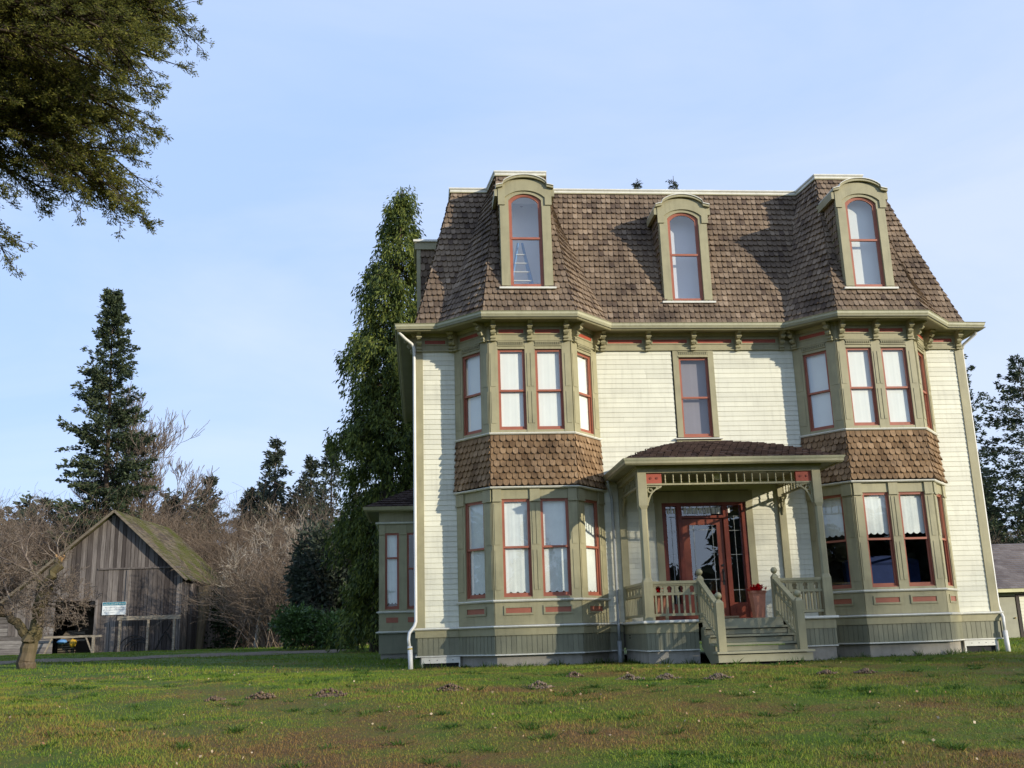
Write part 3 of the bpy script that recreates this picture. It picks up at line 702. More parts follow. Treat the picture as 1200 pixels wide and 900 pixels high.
# ================================================================ PORCH
PL, PR, PF = 4.70, 8.46, -2.20
mb = MB(); pp = [(4.60, .0), (4.60, -2.30), (8.56, -2.30), (8.56, 0)]
porch = MB()
for i in range(22):
    y0_ = -2.30+i*.105; porch.box(4.60, 8.56, y0_, y0_+.100, .80, .845)
porch.box(4.62, 8.54, -2.28, 0, .78, .80)
pf = part(porch, 'porch_floor', M_deck)
segs_ = [[(4.60, 0), (4.60, -2.30), (5.68, -2.30)], [(7.52, -2.30), (8.56, -2.30), (8.56, 0)]]
for s_ in segs_:
    mb = MB(); sweep(mb, s_, [(-.03, .79), (.04, .79), (.055, .81), (.05, .848), (-.03, .850)]); part(mb, 'floor_edge', M_white, parent=pf)
    mb = MB(); sweep(mb, s_, [(-.05, .60), (.0, .60), (.0, .79), (-.05, .79)]); part(mb, 'skirt_band', M_trim, parent=pf)
    mb = MB()
    for a, b in zip(s_, s_[1:]):
        fr, L = chf(a, b); k = int(L/.09); w = L/k
        for i in range(k): mb.fbox(fr, i*w+.004, (i+1)*w-.004, -.05, -.012, .27, .60)
        mb.fbox(fr, .03, L-.0, -.05, -.022, .26, .6)
    part(mb, 'beadboard_skirt', M_skirt, parent=pf)
    mb = MB(); sweep(mb, s_, [(-.05, .245), (.004, .245), (.004, .268), (-.05, .268)]); part(mb, 'skirt_drip_edge', M_white, parent=pf)
    mb = MB(); sweep(mb, s_, [(-.25, -.5), (-.035, -.5), (-.035, .244), (-.25, .244)]); part(mb, 'foundation', M_conc, parent=pf)
mb = MB()
for z in (.50, .55): mb.box(4.608, 4.612, -.62, -.50, z, z+.03)
part(mb, 'vent_shade_sheet', M_dark, parent=pf)  # thin dark slips painted as the shade inside vent slots
# posts
def post(x, y, w=.19, half=False):
    mb = MB(); h = w/2
    mb.box(x-h-.012, x+h+.012, y-h-.012, y+h+.012, .850, .93)
    mb.box(x-h, x+h, y-h, y+h, .93, 1.62)
    n = .8*h
    # chamfered shaft
    def octp(h1, c, z): return [(x-h1, y-h1+c, z), (x-h1+c, y-h1, z), (x+h1-c, y-h1, z), (x+h1, y-h1+c, z), (x+h1, y+h1-c, z), (x+h1-c, y+h1, z), (x-h1+c, y+h1, z), (x-h1, y+h1-c, z)]
    lv = [(h, .004, 1.62), (h*.86, .035, 1.70), (h*.86, .035, 3.10), (h, .004, 3.18), (h, .004, 3.86)]
    vs = [p for l in lv for p in octp(*l)]
    mb.add(vs, [(i*8+k, i*8+(k+1) % 8, (i+1)*8+(k+1) % 8, (i+1)*8+k) for i in range(len(lv)-1) for k in range(8)])
    part(mb, 'porch_post', M_trim)
post(PL, PF); post(PR, PF)
for x in (PL, PR):
    mb = MB(); mb.box(x-.08, x+.08, -.09, -.021, .85, 3.86); part(mb, 'porch_pilaster', M_trim)
# beam and frieze
mb = MB(); bp_ = [(PL, -.02), (PL, PF), (PR, PF), (PR, -.02)]
sweep(mb, bp_, [(-.08, 3.86), (.09, 3.86), (.09, 4.00), (-.08, 4.00)]); sweep(mb, bp_, [(.09, 3.95), (.12, 3.96), (.12, 4.0), (.09, 4.0)])
part(mb, 'porch_beam', M_trim)
EP = [(4.30, -.02), (4.30, -2.58), (8.98, -2.58), (8.98, -.02)]
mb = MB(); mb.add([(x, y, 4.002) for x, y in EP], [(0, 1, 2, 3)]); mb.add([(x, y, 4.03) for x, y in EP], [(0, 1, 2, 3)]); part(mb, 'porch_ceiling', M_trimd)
mb = MB(); sweep(mb, EP, [(-.07, 3.985), (-.02, 3.985), (0.0, 4.02), (0.0, 4.06), (-.07, 4.06)], 0); sweep(mb, EP, [(-.07, 4.061), (.0, 4.061), (.02, 4.09), (.035, 4.125), (-.07, 4.125)], 1); part(mb, 'porch_gutter', [M_trim, M_gut])
apx = Vector((6.66, -.03, 4.86)); EI = offset_path(EP, -.05)
rings = []
mb = MB()
for i in range(3):
    def mk(j):
        def f(t):
            g = t; z = 4.12+(.74)*(1-(1-t)**1.6)
            return Vector((EI[j][0]+(apx.x-EI[j][0])*g, EI[j][1]+(apx.y-EI[j][1])*g, z))
        return f
    shingle_surf(mb, mk(i), mk(i+1), 16, .15, style='square')
part(mb, 'porch_roof', M_porchsh)
# spindle frieze
def spindle_run(fr, a, b):
    mb = MB(); mb.fbox(fr, a, b, -.03, .03, 3.605, 3.64); mb.fbox(fr, a, b, -.03, .03, 3.842, 3.858); rail = part(mb, 'spindle_rail', M_trim)
    k = max(2, int((b-a)/.163))
    for i in range(k):
        u = a+(i+.5)*(b-a)/k; c = fr.P(u, 0, 3.64)
        m2 = MB(); m2.lathe(c, [(.016, 0), (.020, .03), (.011, .055), (.020, .085), (.012, .12), (.021, .15), (.012, .18), (.018, .203)], 7); part(m2, 'spindle', M_trim, True, rail)
FF = Fr((PL, PF, 0), (1, 0, 0)); Lf_ = PR-PL
spindle_run(FF, .43, Lf_-.43)
for a, b in ((.096, .43), (Lf_-.43, Lf_-.096)):
    mb = MB(); mb.fbox(FF, a, b, -.035, .040, 3.642, 3.86); pb = part(mb, 'corner_block', M_panel)
    mb = MB()
    for q in (.3, .7): mb.tube([FF.P(a+(b-a)*q, .038, 3.75), FF.P(a+(b-a)*q, .052, 3.75)], .026, 10)
    part(mb, 'rosette', M_doorwood, parent=pb)
    mb = MB(); mb.fbox(FF, a, b, -.04, .045, 3.605, 3.640); part(mb, 'block_rail', M_trim, parent=pb)
for fr in (Fr((PL, -.05, 0), (0, -1, 0)), Fr((PR, PF, 0), (0, 1, 0))):
    spindle_run(fr, .12, abs(PF)-.17)
# fretwork brackets
def fret(fr, u, s):
    mb = MB(); H, V_ = .34, .42
    def p(x, z): return (u+s*x, 3.60+z)
    def pr2(pts): mb.prism(fr, [p(*q) for q in (pts if s > 0 else pts[::-1])], -.014, .014)
    pr2([(0, 0), (H, 0), (H, -.028), (0, -.028)]); pr2([(0, -.028), (.028, -.028), (.028, -V_), (0, -V_)])
    pts = [(H-.01, -.02), (.27, -.055), (.20, -.085), (.135, -.14), (.085, -.21), (.055, -.29), (.026, -.37), (.02, -V_)]
    for a, b in zip(pts, pts[1:]): mb.beam(fr.P(*[p(*a)[0], 0, p(*a)[1]]), fr.P(p(*b)[0], 0, p(*b)[1]), .028, .032, upv=fr.n)
    sp = [(.10+.062*math.cos(t)*(1-.05*i), -.095+.062*math.sin(t)*(1-.05*i)) for i, t in enumerate(np.linspace(2.2, 8.3, 13))]
    for a, b in zip(sp, sp[1:]): mb.beam(fr.P(p(*a)[0], 0, p(*a)[1]), fr.P(p(*b)[0], 0, p(*b)[1]), .028, .022, upv=fr.n)
    for q in ((.235, -.045), (.045, -.27)): mb.tube([fr.P(p(*q)[0], -.014, p(*q)[1]), fr.P(p(*q)[0], .014, p(*q)[1])], .022, 8)
    part(mb, 'porch_bracket', M_trim)
fret(FF, .092, 1); fret(FF, Lf_-.092, -1)
fs_ = Fr((PL, PF, 0), (0, 1, 0)); fret(fs_, .10, 1); fret(fs_, abs(PF)-.09, -1)
fs_ = Fr((PR, PF, 0), (0, 1, 0)); fret(fs_, .10, 1); fret(fs_, abs(PF)-.09, -1)
# railings
def keyhole(mb, fr, u0, u1, z0, z1, shear=0.):
    cu = (u0+u1)/2; cz = z0+(z1-z0)*.60; rr_ = min(.052, (u1-u0)*.3)
    angs = sorted(set([i*2*math.pi/24 for i in range(24)]+[math.atan2(z-cz, u-cu) % (2*math.pi) for u in (u0, u1) for z in (z0, z1)]))
    inn, out_ = [], []
    for a in angs:
        c, s = math.cos(a), math.sin(a)
        tx_ = ((u1-cu)/c if c > 1e-6 else (u0-cu)/c if c < -1e-6 else 9); tz = ((z1-cz)/s if s > 1e-6 else (z0-cz)/s if s < -1e-6 else 9)
        t = min(tx_, tz); out_.append((cu+t*c, cz+t*s))
        r = rr_
        dn = a-1.5*math.pi
        if abs(dn) < .55: r = max(rr_, (cz-z0-.012)/max(.2, math.cos(dn)))
        if abs(abs(dn)-.65) < .12: r = rr_*.8
        inn.append((cu+r*c, cz+r*s))
    f = lambda q: (q[0], q[1]+shear*(q[0]-u0))
    mb.ring(fr, [f(q) for q in out_], [f(q) for q in inn], -.012, .012)
def railing(fr, a, b, ncell, nbal, name='porch_railing', zt=1.63, zb=.93, slope=0.):
    mb = MB(); S = lambda u: slope*(u-a)
    def rail(z0, z1, w):
        p0, p1 = a, b
        vs = []
        for u in (p0, p1):
            for n, z in ((-w, z0), (w, z0), (w, z1), (-w, z1)): vs.append(fr.P(u, n, z+S(u)))
        mb.add(vs, [(0, 1, 2, 3), (7, 6, 5, 4), (0, 4, 5, 1), (1, 5, 6, 2), (2, 6, 7, 3), (3, 7, 4, 0)])
    rail(zt-.055, zt, .05); rail(zt-.09, zt-.057, .028); rail(1.345+zt-1.63, 1.385+zt-1.63, .026); rail(zb, zb+.05, .03)
    r_ = part(mb, name, M_trim)
    w = (b-a)/ncell
    for i in range(ncell):
        m2 = MB(); u0_, u1_ = a+i*w+.012, a+(i+1)*w-.012
        zz = S(u0_); keyhole(m2, fr, u0_, u1_, 1.387+zt-1.63+zz, zt-.092+zz, slope)
        m2.fbox(fr, a+i*w-.010, a+i*w+.010, -.02, .02, 1.387+zt-1.63+S(a+i*w), zt-.092+S(a+i*w)); part(m2, 'keyhole_panel', M_trim, parent=r_)
    for i in range(nbal):
        u = a+(i+.5)*(b-a)/nbal; m2 = MB(); m2.fbox(fr, u-.018, u+.018, -.018, .018, zb+.051+S(u), 1.344+zt-1.63+S(u)); part(m2, 'baluster', M_trim, parent=r_)
NX0, NX1 = 5.80, 7.38
railing(FF, .10, NX0-PL-.06, 4, 8); railing(FF, NX1-PL+.06, Lf_-.10, 4, 8)
railing(Fr((PL, -.09, 0), (0, -1, 0)), 0, abs(PF)-.19, 6, 12); railing(Fr((PR, PF+.10, 0), (0, 1, 0)), 0, abs(PF)-.19, 6, 12)
# steps
tr = [(-3.45, .22), (-3.15, .375), (-2.87, .53), (-2.58, .69)]
for i, (y, z) in enumerate(tr):
    yb = (tr[i+1][0] if i < 3 else -2.30)
    mb = MB(); x0, x1 = (5.70, 7.62) if i == 0 else (5.74, 7.48)
    mb.box(x0, x1, y, yb+.03, z-.04, z)
    mb.box(x0+.03, x1-.03, y+.055, y+.075, (z-.15 if i else .02), z-.058); part(mb, 'step', M_deck)
mb = MB(); mb.box(5.77, 7.45, -2.30, -2.27, .69, .80); part(mb, 'step_riser', M_deck)
mb = MB(); mb.box(5.78, 7.44, -3.30, -3.26, -.3, .16); part(mb, 'step_shade_sheet', M_dark)  # near-black sheet standing in for the shade under the bottom step
for x in (5.72, 7.44):
    mb = MB(); mb.sidep(Fr((0, 0, 0), (1, 0, 0)), [(3.385, .02), (3.385, .175), (3.12, .175), (3.12, .335), (2.84, .335), (2.84, .49), (2.55, .49), (2.55, .65), (2.3, .65), (2.3, .30), (2.9, -.02)], x, x+.04); part(mb, 'step_stringer', M_trimd)
def newel(x, y, zb, zt, w=.13):
    mb = MB(); h = w/2; mb.box(x-h, x+h, y-h, y+h, zb, zt-.06)
    mb.add([(x-h, y-h, zt-.06), (x+h, y-h, zt-.06), (x+h, y+h, zt-.06), (x-h, y+h, zt-.06), (x-.03, y-.03, zt), (x+.03, y-.03, zt), (x+.03, y+.03, zt), (x-.03, y+.03, zt)], [(0, 1, 5, 4), (1, 2, 6, 5), (2, 3, 7, 6), (3, 0, 4, 7), (4, 5, 6, 7)])
    nw = part(mb, 'newel_post', M_trim)
    mb = MB(); r = .068; mb.lathe((x, y, zt-.01), [(.028, 0), (.026, .015)]+[(r*math.sin(t), .015+r-r*math.cos(t)) for t in np.linspace(.4, math.pi, 9)], 14); part(mb, 'ball_finial', M_trim, True, nw)
newel(NX0, -2.20, .85, 1.72); newel(NX1, -2.20, .85, 1.72); newel(NX0+.04, -3.30, .22, 1.20, .15); newel(NX1+.05, -3.30, .22, 1.20, .15)
for x, dx in ((NX0, .04), (NX1, .05)):
    fr = Fr((x, -2.265, 0), (dx, -.96, 0), (-1, 0, 0)); railing(fr, 0, .96, 5, 7, 'stair_railing', 1.62, .93, -.53)
# --- door unit
D = MB()
D.fbox(W0, 5.46, 5.62, -.05, .045, .845, 3.50); D.fbox(W0, 7.60, 7.76, -.05, .045, .845, 3.50); D.fbox(W0, 5.44, 7.78, -.05, .05, 3.50, 3.76)
part(D, 'door_casing', M_trim)
D = MB()
for a, b in ((5.62, 5.70), (5.99, 6.09), (7.06, 7.15), (7.50, 7.60)): D.fbox(W0, a, b, -.13, .02, .845, 3.50)
D.fbox(W0, 5.70, 7.50, -.13, .018, 3.43, 3.50); D.fbox(W0, 6.09, 7.06, -.13, .016, 3.14, 3.20)
for a, b in ((5.70, 5.99), (7.15, 7.50)): D.fbox(W0, a, b, -.12, .0, .88, 1.22); D.fbox(W0, a+.05, b-.05, 0, .012, .96, 1.14); D.fbox(W0, a, a+.03, -.1, -.02, 1.22, 3.43); D.fbox(W0, b-.03, b, -.1, -.02, 1.22, 3.43)
D.fbox(W0, 5.62, 7.60, -.13, .05, .845, .88)
du = part(D, 'entrance_frame', M_doorwood)
D = MB()
D.ring(W0, [(6.10, .885), (7.05, .885), (7.05, 3.13), (6.10, 3.13)], [(6.26, 1.25), (6.90, 1.25), (6.90, 2.99), (6.26, 2.99)], -.09, -.045); D.fbox(W0, 6.32, 6.84, -.046, -.035, .98, 1.17)
door = part(D, 'front_door', paint('red_stained_door', (.25, .066, .034), .35, .2, 5.))
part(glassq(W0, 6.25, 6.91, 1.24, 3.0, -.068), 'pane', M_doorglass, parent=door)
D = MB()
for u in (6.36, 6.80): D.fbox(W0, u-.005, u+.005, -.066, -.058, 1.25, 2.99)
for z in (1.40, 1.75, 2.88): D.fbox(W0, 6.26, 6.90, -.066, -.059, z-.005, z+.005)
part(D, 'leading', M_pipeg, parent=door)
D = MB(); D.fbox(W0, 6.955, 7.0, -.046, -.038, 1.62, 1.98); D.tube([W0.P(6.978, -.04, 1.92), W0.P(6.978, .01, 1.90), W0.P(6.978, .012, 1.72), W0.P(6.978, -.04, 1.70)], .012, 8); D.tube([W0.P(6.978, -.045, 2.06), W0.P(6.978, -.02, 2.06)], .028, 10); part(D, 'handle', M_iron, parent=door)
for a, b in ((5.73, 5.96), (7.18, 7.47)):
    part(glassq(W0, a, b, 1.21, 3.43, -.06), 'pane', M_doorglass, parent=du)
    D = MB(); D.fbox(W0, (a+b)/2-.004, (a+b)/2+.004, -.057, -.05, 1.22, 3.2)
    for z in (1.5, 2.3, 2.85, 3.18): D.fbox(W0, a, b, -.057, -.051, z-.004, z+.004)
    part(D, 'leading', M_pipeg, parent=du)
part(glassq(W0, 6.10, 7.05, 3.20, 3.43, -.06), 'pane', M_doorglass, parent=du)
D = MB(); r5 = random.Random(9)
u = 6.16
while u < 6.98:
    w = r5.uniform(.03, .085); D.fbox(W0, u, u+w, -.057, -.040, 3.24+r5.uniform(0, .02), 3.40-r5.uniform(0, .02)); u += w+r5.uniform(.012, .03)
for u in (5.76, 5.83, 5.91, 7.20): D.fbox(W0, u, u+.045, -.057, -.040, 3.26, 3.38)
part(D, 'opal_glass_piece', M_opal, parent=du)
mb = MB(); mb.lathe((6.63, -1.2, 3.84), [(0, 0), (.06, .01), (.10, .05), (.11, .10), (.08, .15), (.06, .16)], 14); part(mb, 'porch_lamp_globe', M_opal, True)
# planters etc.
def planter(x, y, label, ball=False):
    t = empty('planter', (x, y, .845), label=label, cat='planter')
    mb = MB(); b0, b1, h = .10, .145, .56
    def ringz(w, z): return [(x-w, y-w, z), (x+w, y-w, z), (x+w, y+w, z), (x-w, y+w, z)]
    lv = [(b0, .85), (b1*.96, .85+h-.05), (b1*1.06, .85+h-.05), (b1*1.06, .85+h), (b1*.9, .85+h), (b1*.85, .85+h-.06)]
    vs = [p for w, z in lv for p in ringz(w, z)]
    mb.add(vs, [(i*4+k, i*4+(k+1) % 4, (i+1)*4+(k+1) % 4, (i+1)*4+k) for i in range(len(lv)-1) for k in range(4)]+[(0, 1, 2, 3), tuple(range(len(vs)-4, len(vs)))])
    mb.build('pot', M_terra, t)
    rs = random.Random(int(x*100)); fl = MB()
    for i in range(260):
        a = rs.uniform(0, 6.28); r = rs.uniform(0, .19); zc = .85+h+rs.uniform(-.03, .12)*(1.2-r/.2); c = Vector((x+r*math.cos(a), y+r*math.sin(a), zc))
        d = Vector((math.cos(a), math.sin(a), rs.uniform(-.1, 1.0))).normalized(); sd2 = d.cross(Vector((0, 0, 1))).normalized(); l = rs.uniform(.05, .09)
        fl.add([c, c+d*l*.5+sd2*l*.38, c+d*l, c+d*l*.5-sd2*l*.38], [(0, 1, 2, 3)])
    fl.build('red_flowers', M_flower, t)
    if ball:
        mb = MB(); mb.lathe((x, y, .85+h+.06), [(0, 0), (.07, .01), (.095, .07), (.085, .13), (.045, .17), (0, .18)], 12); mb.build('white_bobble', M_shade, t, True)
planter(7.20, -1.55, 'tall terracotta planter of red flowers to the right of the front door')
planter(4.96, -1.99, 'terracotta planter with red flowers and a white ball behind the left porch railing', True)
mb = MB(); mb.box(6.15, 7.0, -.85, -.25, .848, .872); mb.tube([(6.1, -.9, .885), (6.95, -.95, .885)], .03, 8)
tag(mb.build('doormat', paint('coir', (.32, .22, .12), .95, .2, 30.)), 'tan doormat with a rolled edge lying before the front door', 'doormat')

# ================================================================ left side bay
sb = MB(); SBF = Fr((-1.09, 6.0, 0), (1, 0, 0)); L = 1.09
for a, b in ((0, .17), (.56, .78), (1.03, L)): sb.fbox(SBF, a, b, -.16, .02, 1.37, 3.80)
for a, b in ((.17, .56), (.78, 1.03)): sb.fbox(SBF, a, b, -.16, .01, 3.55, 3.80); sb.fbox(SBF, a, b, -.16, .01, 1.37, 1.44)
sb.fbox(SBF, 0, L, -.16, .01, .82, 1.37)
for a, b in ((.0, .17), (.56, .78), (1.0, L)): sb.fbox(SBF, a, b, .02, .045, 3.5, 3.76)
sb.box(-1.09, -1.0, 6.16, 8.4, .82, 3.8); sb.box(-1.09, -.05, 8.4, 8.5, .3, 3.8)
sb.fbox(SBF, 0, L, -.16, .02, 3.86, 4.16)
sbo = part(sb, 'side_bay', M_trim)
pth = [(-1.09, 8.5), (-1.09, 6.0), (-.04, 6.0)]
for z, o in ((3.84, .10), (1.373, .07), (.83, .09)):
    mb = MB(); sweep(mb, pth, [(-.02, z-.035), (o-.02, z-.035), (o, z-.01), (o, z+.004), (-.02, z+.03)]); part(mb, 'sill_moulding', M_white, parent=sbo)
mb = MB(); sweep(mb, pth, [(-.05, .25), (-.0, .25), (-.0, .79), (-.05, .79)]); part(mb, 'beadboard_skirt', M_skirt, parent=sbo)
mb = MB(); sweep(mb, pth, [(-.12, -.3), (-.05, -.3), (-.05, .25), (-.12, .25)]); part(mb, 'foundation', M_conc, parent=sbo)
for a, b in ((.20, .53), (.80, 1.01)):
    mb = MB(); mb.fbox(SBF, a, b, .01, .02, 1.08, 1.22); part(mb, 'base_panel', M_red, parent=sbo)
ep = [(-1.5, 8.7), (-1.5, 5.58), (-.04, 5.58)]
mb = MB(); sweep(mb, ep, [(-.07, 4.13), (0, 4.16), (.03, 4.25), (-.07, 4.25)]); part(mb, 'eave_gutter', M_trim, parent=sbo)
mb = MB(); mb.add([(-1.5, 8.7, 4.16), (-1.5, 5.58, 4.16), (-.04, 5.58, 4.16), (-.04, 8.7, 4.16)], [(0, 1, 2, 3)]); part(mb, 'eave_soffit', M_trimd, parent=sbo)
mb = MB(); ap = Vector((-.03, 7.1, 5.0)); c4 = [Vector((-1.46, 8.7, 4.25)), Vector((-1.46, 5.6, 4.25)), Vector((-.02, 5.6, 4.25))]
for i in range(2): shingle_surf(mb, lambda t, i=i: c4[i].lerp(ap, t), lambda t, i=i: c4[i+1].lerp(ap, t), 9, .15, style='square')
part(mb, 'side_bay_roof', M_porchsh, parent=sbo)
sash_window(SBF, .17, .56, 1.44, 3.55, 2.85, 'lace', hem=1.6); sash_window(SBF, .78, 1.03, 1.44, 3.55, 2.55, None)
#@@REST@@

# ================================================================ BARN
BG = .44; BSC = 1.226; BY = 42.
barn = empty('barn', (-18.8, BY, .38), label='old weathered grey board barn with mossy roof and a dark open doorway', cat='barn')
BD = Vector((.068, 1, 0)).normalized(); 
class FrS(Fr):                     # frame of the barn model, larger than its drawing units by BSC
    def __init__(s, o, u, n=None, u0=0.): Fr.__init__(s, o, u, n); s.u0 = u0
    def P(s, u, n, z): return s.o+(s.u*(u-s.u0)+s.n*n+s.z*(z-BG))*BSC
BF = FrS((-18.78, BY, .385), (1, -.068, 0), None, -15.3)
def bp(mb, name, m, sm=False, parent=None): return mb.build(name, m, parent or barn, sm)
rb = random.Random(12)
def roofz(x):       # gable line
    return 7.30-(x+15.3)*.93 if x > -15.3 else 7.30+(x+15.3)*.83
def boards(mb, fr, u0, u1, zb, ztf, w=.24, gap=.022, nb=0.):
    u = u0
    while u < u1-.02:
        ww = min(w*rb.uniform(.75, 1.25), u1-u); a, b = u+gap/2, u+ww-gap/2; n = nb+rb.uniform(0, .018); z0 = zb(u) if callable(zb) else zb
        z0 += rb.uniform(-.04, .03)
        P = fr.P; za, zb2 = ztf(a), ztf(b)
        mb.add([P(a, n, z0), P(b, n, z0), P(b, n, zb2), P(a, n, za), P(a, n-.025, z0), P(b, n-.025, z0), P(b, n-.025, zb2), P(a, n-.025, za)], [(0, 1, 2, 3), (7, 6, 5, 4), (0, 4, 5, 1), (1, 5, 6, 2), (3, 2, 6, 7), (0, 3, 7, 4)])
        u += ww
XR = -11.85; DO0, DO1, DZ = -18.05, -16.05, 2.95
mb = MB()
boards(mb, BF, DO1, -14.55, BG-.1, lambda x: 4.55 if x > -16.0 else 4.5, .27)
boards(mb, BF, -14.55, XR, BG-.1, lambda x: min(4.55, roofz(x)), .20)
boards(mb, BF, -16.0, -11.9, 4.50, lambda x: max(4.5, roofz(x)), .22, nb=.03)
boards(mb, BF, -18.1, -16.0, lambda u: DZ+.03, roofz, .24, nb=.01)
boards(mb, BF, -24.5, -18.05, 2.2, roofz, .26, nb=.0)
bp(mb, 'board_front_wall', M_weather)
mb = MB(); z = BG-.1
while z < 2.2:
    h_ = rb.uniform(.17, .22); mb.fbox(BF, -24.5, -18.06, 0, .02+rb.uniform(0, .01), z, z+h_-.012); z += h_
bp(mb, 'horizontal_board_wall', M_weatherh)
mb = MB(); boards(mb, BF, -20.3, -18.9, BG+.9, lambda x: 2.95, .2, nb=.035); bp(mb, 'patched_door_panel', M_weather)
mb = MB(); mb.fbox(BF, -16.05, -11.95, .03, .075, 4.44, 4.52); mb.fbox(BF, DO0-.1, DO1+.08, .0, .06, DZ-.02, DZ+.10); mb.fbox(BF, DO1-.04, DO1+.10, .03, .07, BG-.1, DZ); mb.fbox(BF, -14.62, -14.5, .03, .055, BG, 4.4); bp(mb, 'front_trim', M_weather)
LEN = 8.4
so_ = FrS(BF.P(XR, 0, BG), BD); mb = MB(); boards(mb, so_, 0, LEN, BG-.15, lambda u: 3.95, .26); bp(mb, 'board_side_wall', M_weather)
lo_ = FrS(BF.P(-24.5, 0, BG), BD, (-1, 0, 0)); mb = MB(); boards(mb, lo_, 0, LEN, BG-.15, lambda u: 1.0, .26)
bk = FrS(BF.P(0, -LEN, BG), (1, -.068, 0)); boards(mb, bk, -24.5, XR, BG-.2, roofz, .3); bp(mb, 'board_rear_wall', M_weather)
# roof: courses of shakes on both slopes
def slope(x0, x1, z0, z1, name):
    mb = MB(); L_ = math.hypot(x1-x0, z1-z0); k = 26
    for i in range(k):
        t0, t1 = i/k, (i+1.25)/k
        u = -.45
        while u < LEN+.3:
            ww = min(rb.uniform(.3, .8), LEN+.35-u)
            jit = rb.uniform(-.01, .015)
            def Q(t, uu, lift): 
                s_ = BF.P(x0+(x1-x0)*t, 0, z0+(z1-z0)*t)+BD*(uu*BSC); s_.z += lift+.03*math.sin(uu*.8+t*2); return s_
            a, b, c, d = Q(t0+jit, u, .075), Q(t0+jit, u+ww-.015, .075), Q(min(t1, 1), u+ww-.015, .015), Q(min(t1, 1), u, .015)
            e, f = Q(t0+jit, u, .0), Q(t0+jit, u+ww-.015, .0)
            mb.add([a, b, c, d, e, f, Q(min(t1, 1), u, -.04), Q(min(t1, 1), u+ww-.015, -.04)], [(0, 1, 2, 3), (4, 5, 1, 0), (4, 0, 3, 6), (5, 1, 2, 7), (4, 5, 7, 6)]); u += ww
    bp(mb, name, M_barnroof)
slope(-11.55, -15.3, roofz(-11.55)-.02, 7.36, 'roof'); slope(-24.9, -15.3, roofz(-24.9)+.05, 7.36, 'roof')
mb = MB()
for a, b in (((-15.3, 7.34), (-11.5, 7.34-3.8*.93)), ((-15.3, 7.34), (-24.9, 7.34-9.6*.83))):
    mb.beam(BF.P(a[0], .44, a[1]), BF.P(b[0], .44, b[1]), .05, .14, upv=(0, 0, 1))
bp(mb, 'barge_board', M_oldwood)
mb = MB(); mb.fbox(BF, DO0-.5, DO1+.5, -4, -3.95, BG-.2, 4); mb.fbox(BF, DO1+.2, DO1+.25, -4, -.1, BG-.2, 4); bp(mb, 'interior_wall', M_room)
# sign on the barn wall
sg = empty('sign', BF.P(-15.1, .07, 2.5), label='white sign with a teal header on the grey barn wall', cat='sign')
mb = MB(); mb.fbox(BF, -15.72, -14.56, .055, .075, 2.22, 2.84); mb.build('board', paint('white_sign', (.78, .80, .76), .4, .03), sg)
mb = MB(); mb.fbox(BF, -15.70, -14.57, .0755, .079, 2.68, 2.83); mb.build('header_band', paint('teal_sign', (.02, .20, .26), .4, .05), sg)
rs = random.Random(5)
def scribble(mb, words, z, h):      # lettering too small to read in the photo: word-shaped runs of strokes
    for a, b in words:
        u = a
        while u < b:
            w = rs.uniform(.012, .028); hh = h*rs.choice((.6, .6, .6, 1.)); mb.fbox(BF, u, u+w*.55, .0795, .082, z, z+hh); 
            if rs.random() < .6: mb.fbox(BF, u, u+w, .0795, .082, z+hh*.8, z+hh)
            u += w+.010
mb = MB(); scribble(mb, [(-15.66, -15.34), (-15.30, -14.96), (-14.91, -14.62)], 2.72, .075); mb.build('header_lettering', M_white, sg)
mb = MB(); scribble(mb, [(-15.58, -15.1), (-15.05, -14.97), (-14.92, -14.68)], 2.56, .05); scribble(mb, [(-15.66, -15.56), (-15.50, -15.2), (-15.15, -14.64)], 2.44, .05); scribble(mb, [(-15.6, -15.5), (-15.4, -15.1)], 2.32, .03); mb.build('body_lettering', paint('grey_ink', (.34, .34, .34), .6), sg)
# timber frame against barn
M_rack = wood_mat('rack_timber', (.24, .20, .15), (.31, .265, .20), (.38, .33, .26), axis=0)
hr = empty('timber_rack', BF.P(-13.3, .6, BG), label='low timber frame of one beam on three posts before the barn wall', cat='rack')
G2 = BG-.02
for u in (-14.62, -13.25, -11.98):
    mb = MB(); mb.fbox(BF, u-.05, u+.05, .5, .6, G2-.2, 1.93); mb.build('post', M_rack, hr)
mb = MB(); mb.fbox(BF, -14.75, -11.7, .46, .62, 1.93, 2.12); mb.build('beam', M_rack, hr)
mb = MB()
hk = empty('farm_implement', BF.P(-13.2, .3, BG), label='rusty curved farm implement lying in the shade under the timber frame', cat='farm tool')
for c, r_ in ((-14.0, .75), (-13.85, .6), (-13.7, .45)):
    mb.tube([BF.P(c+r_*math.cos(t), .25+.1*(c+14), G2+.02+r_*math.sin(t)*1.0) for t in np.linspace(.1, 3.0, 12)], .035, 6)
mb.build('tines', M_iron, hk)
mb = MB(); mb.tube([BF.P(-12.95, .3, G2), BF.P(-12.6, .3, G2+.75), BF.P(-12.45, .3, G2+.95), BF.P(-12.1, .3, G2+.4), BF.P(-11.95, .3, G2)], .05, 6); mb.tube([BF.P(-12.45, .3, G2+.9), BF.P(-12.2, .2, G2+1.4)], .05, 6); mb.build('arch_frame', M_iron, hk)
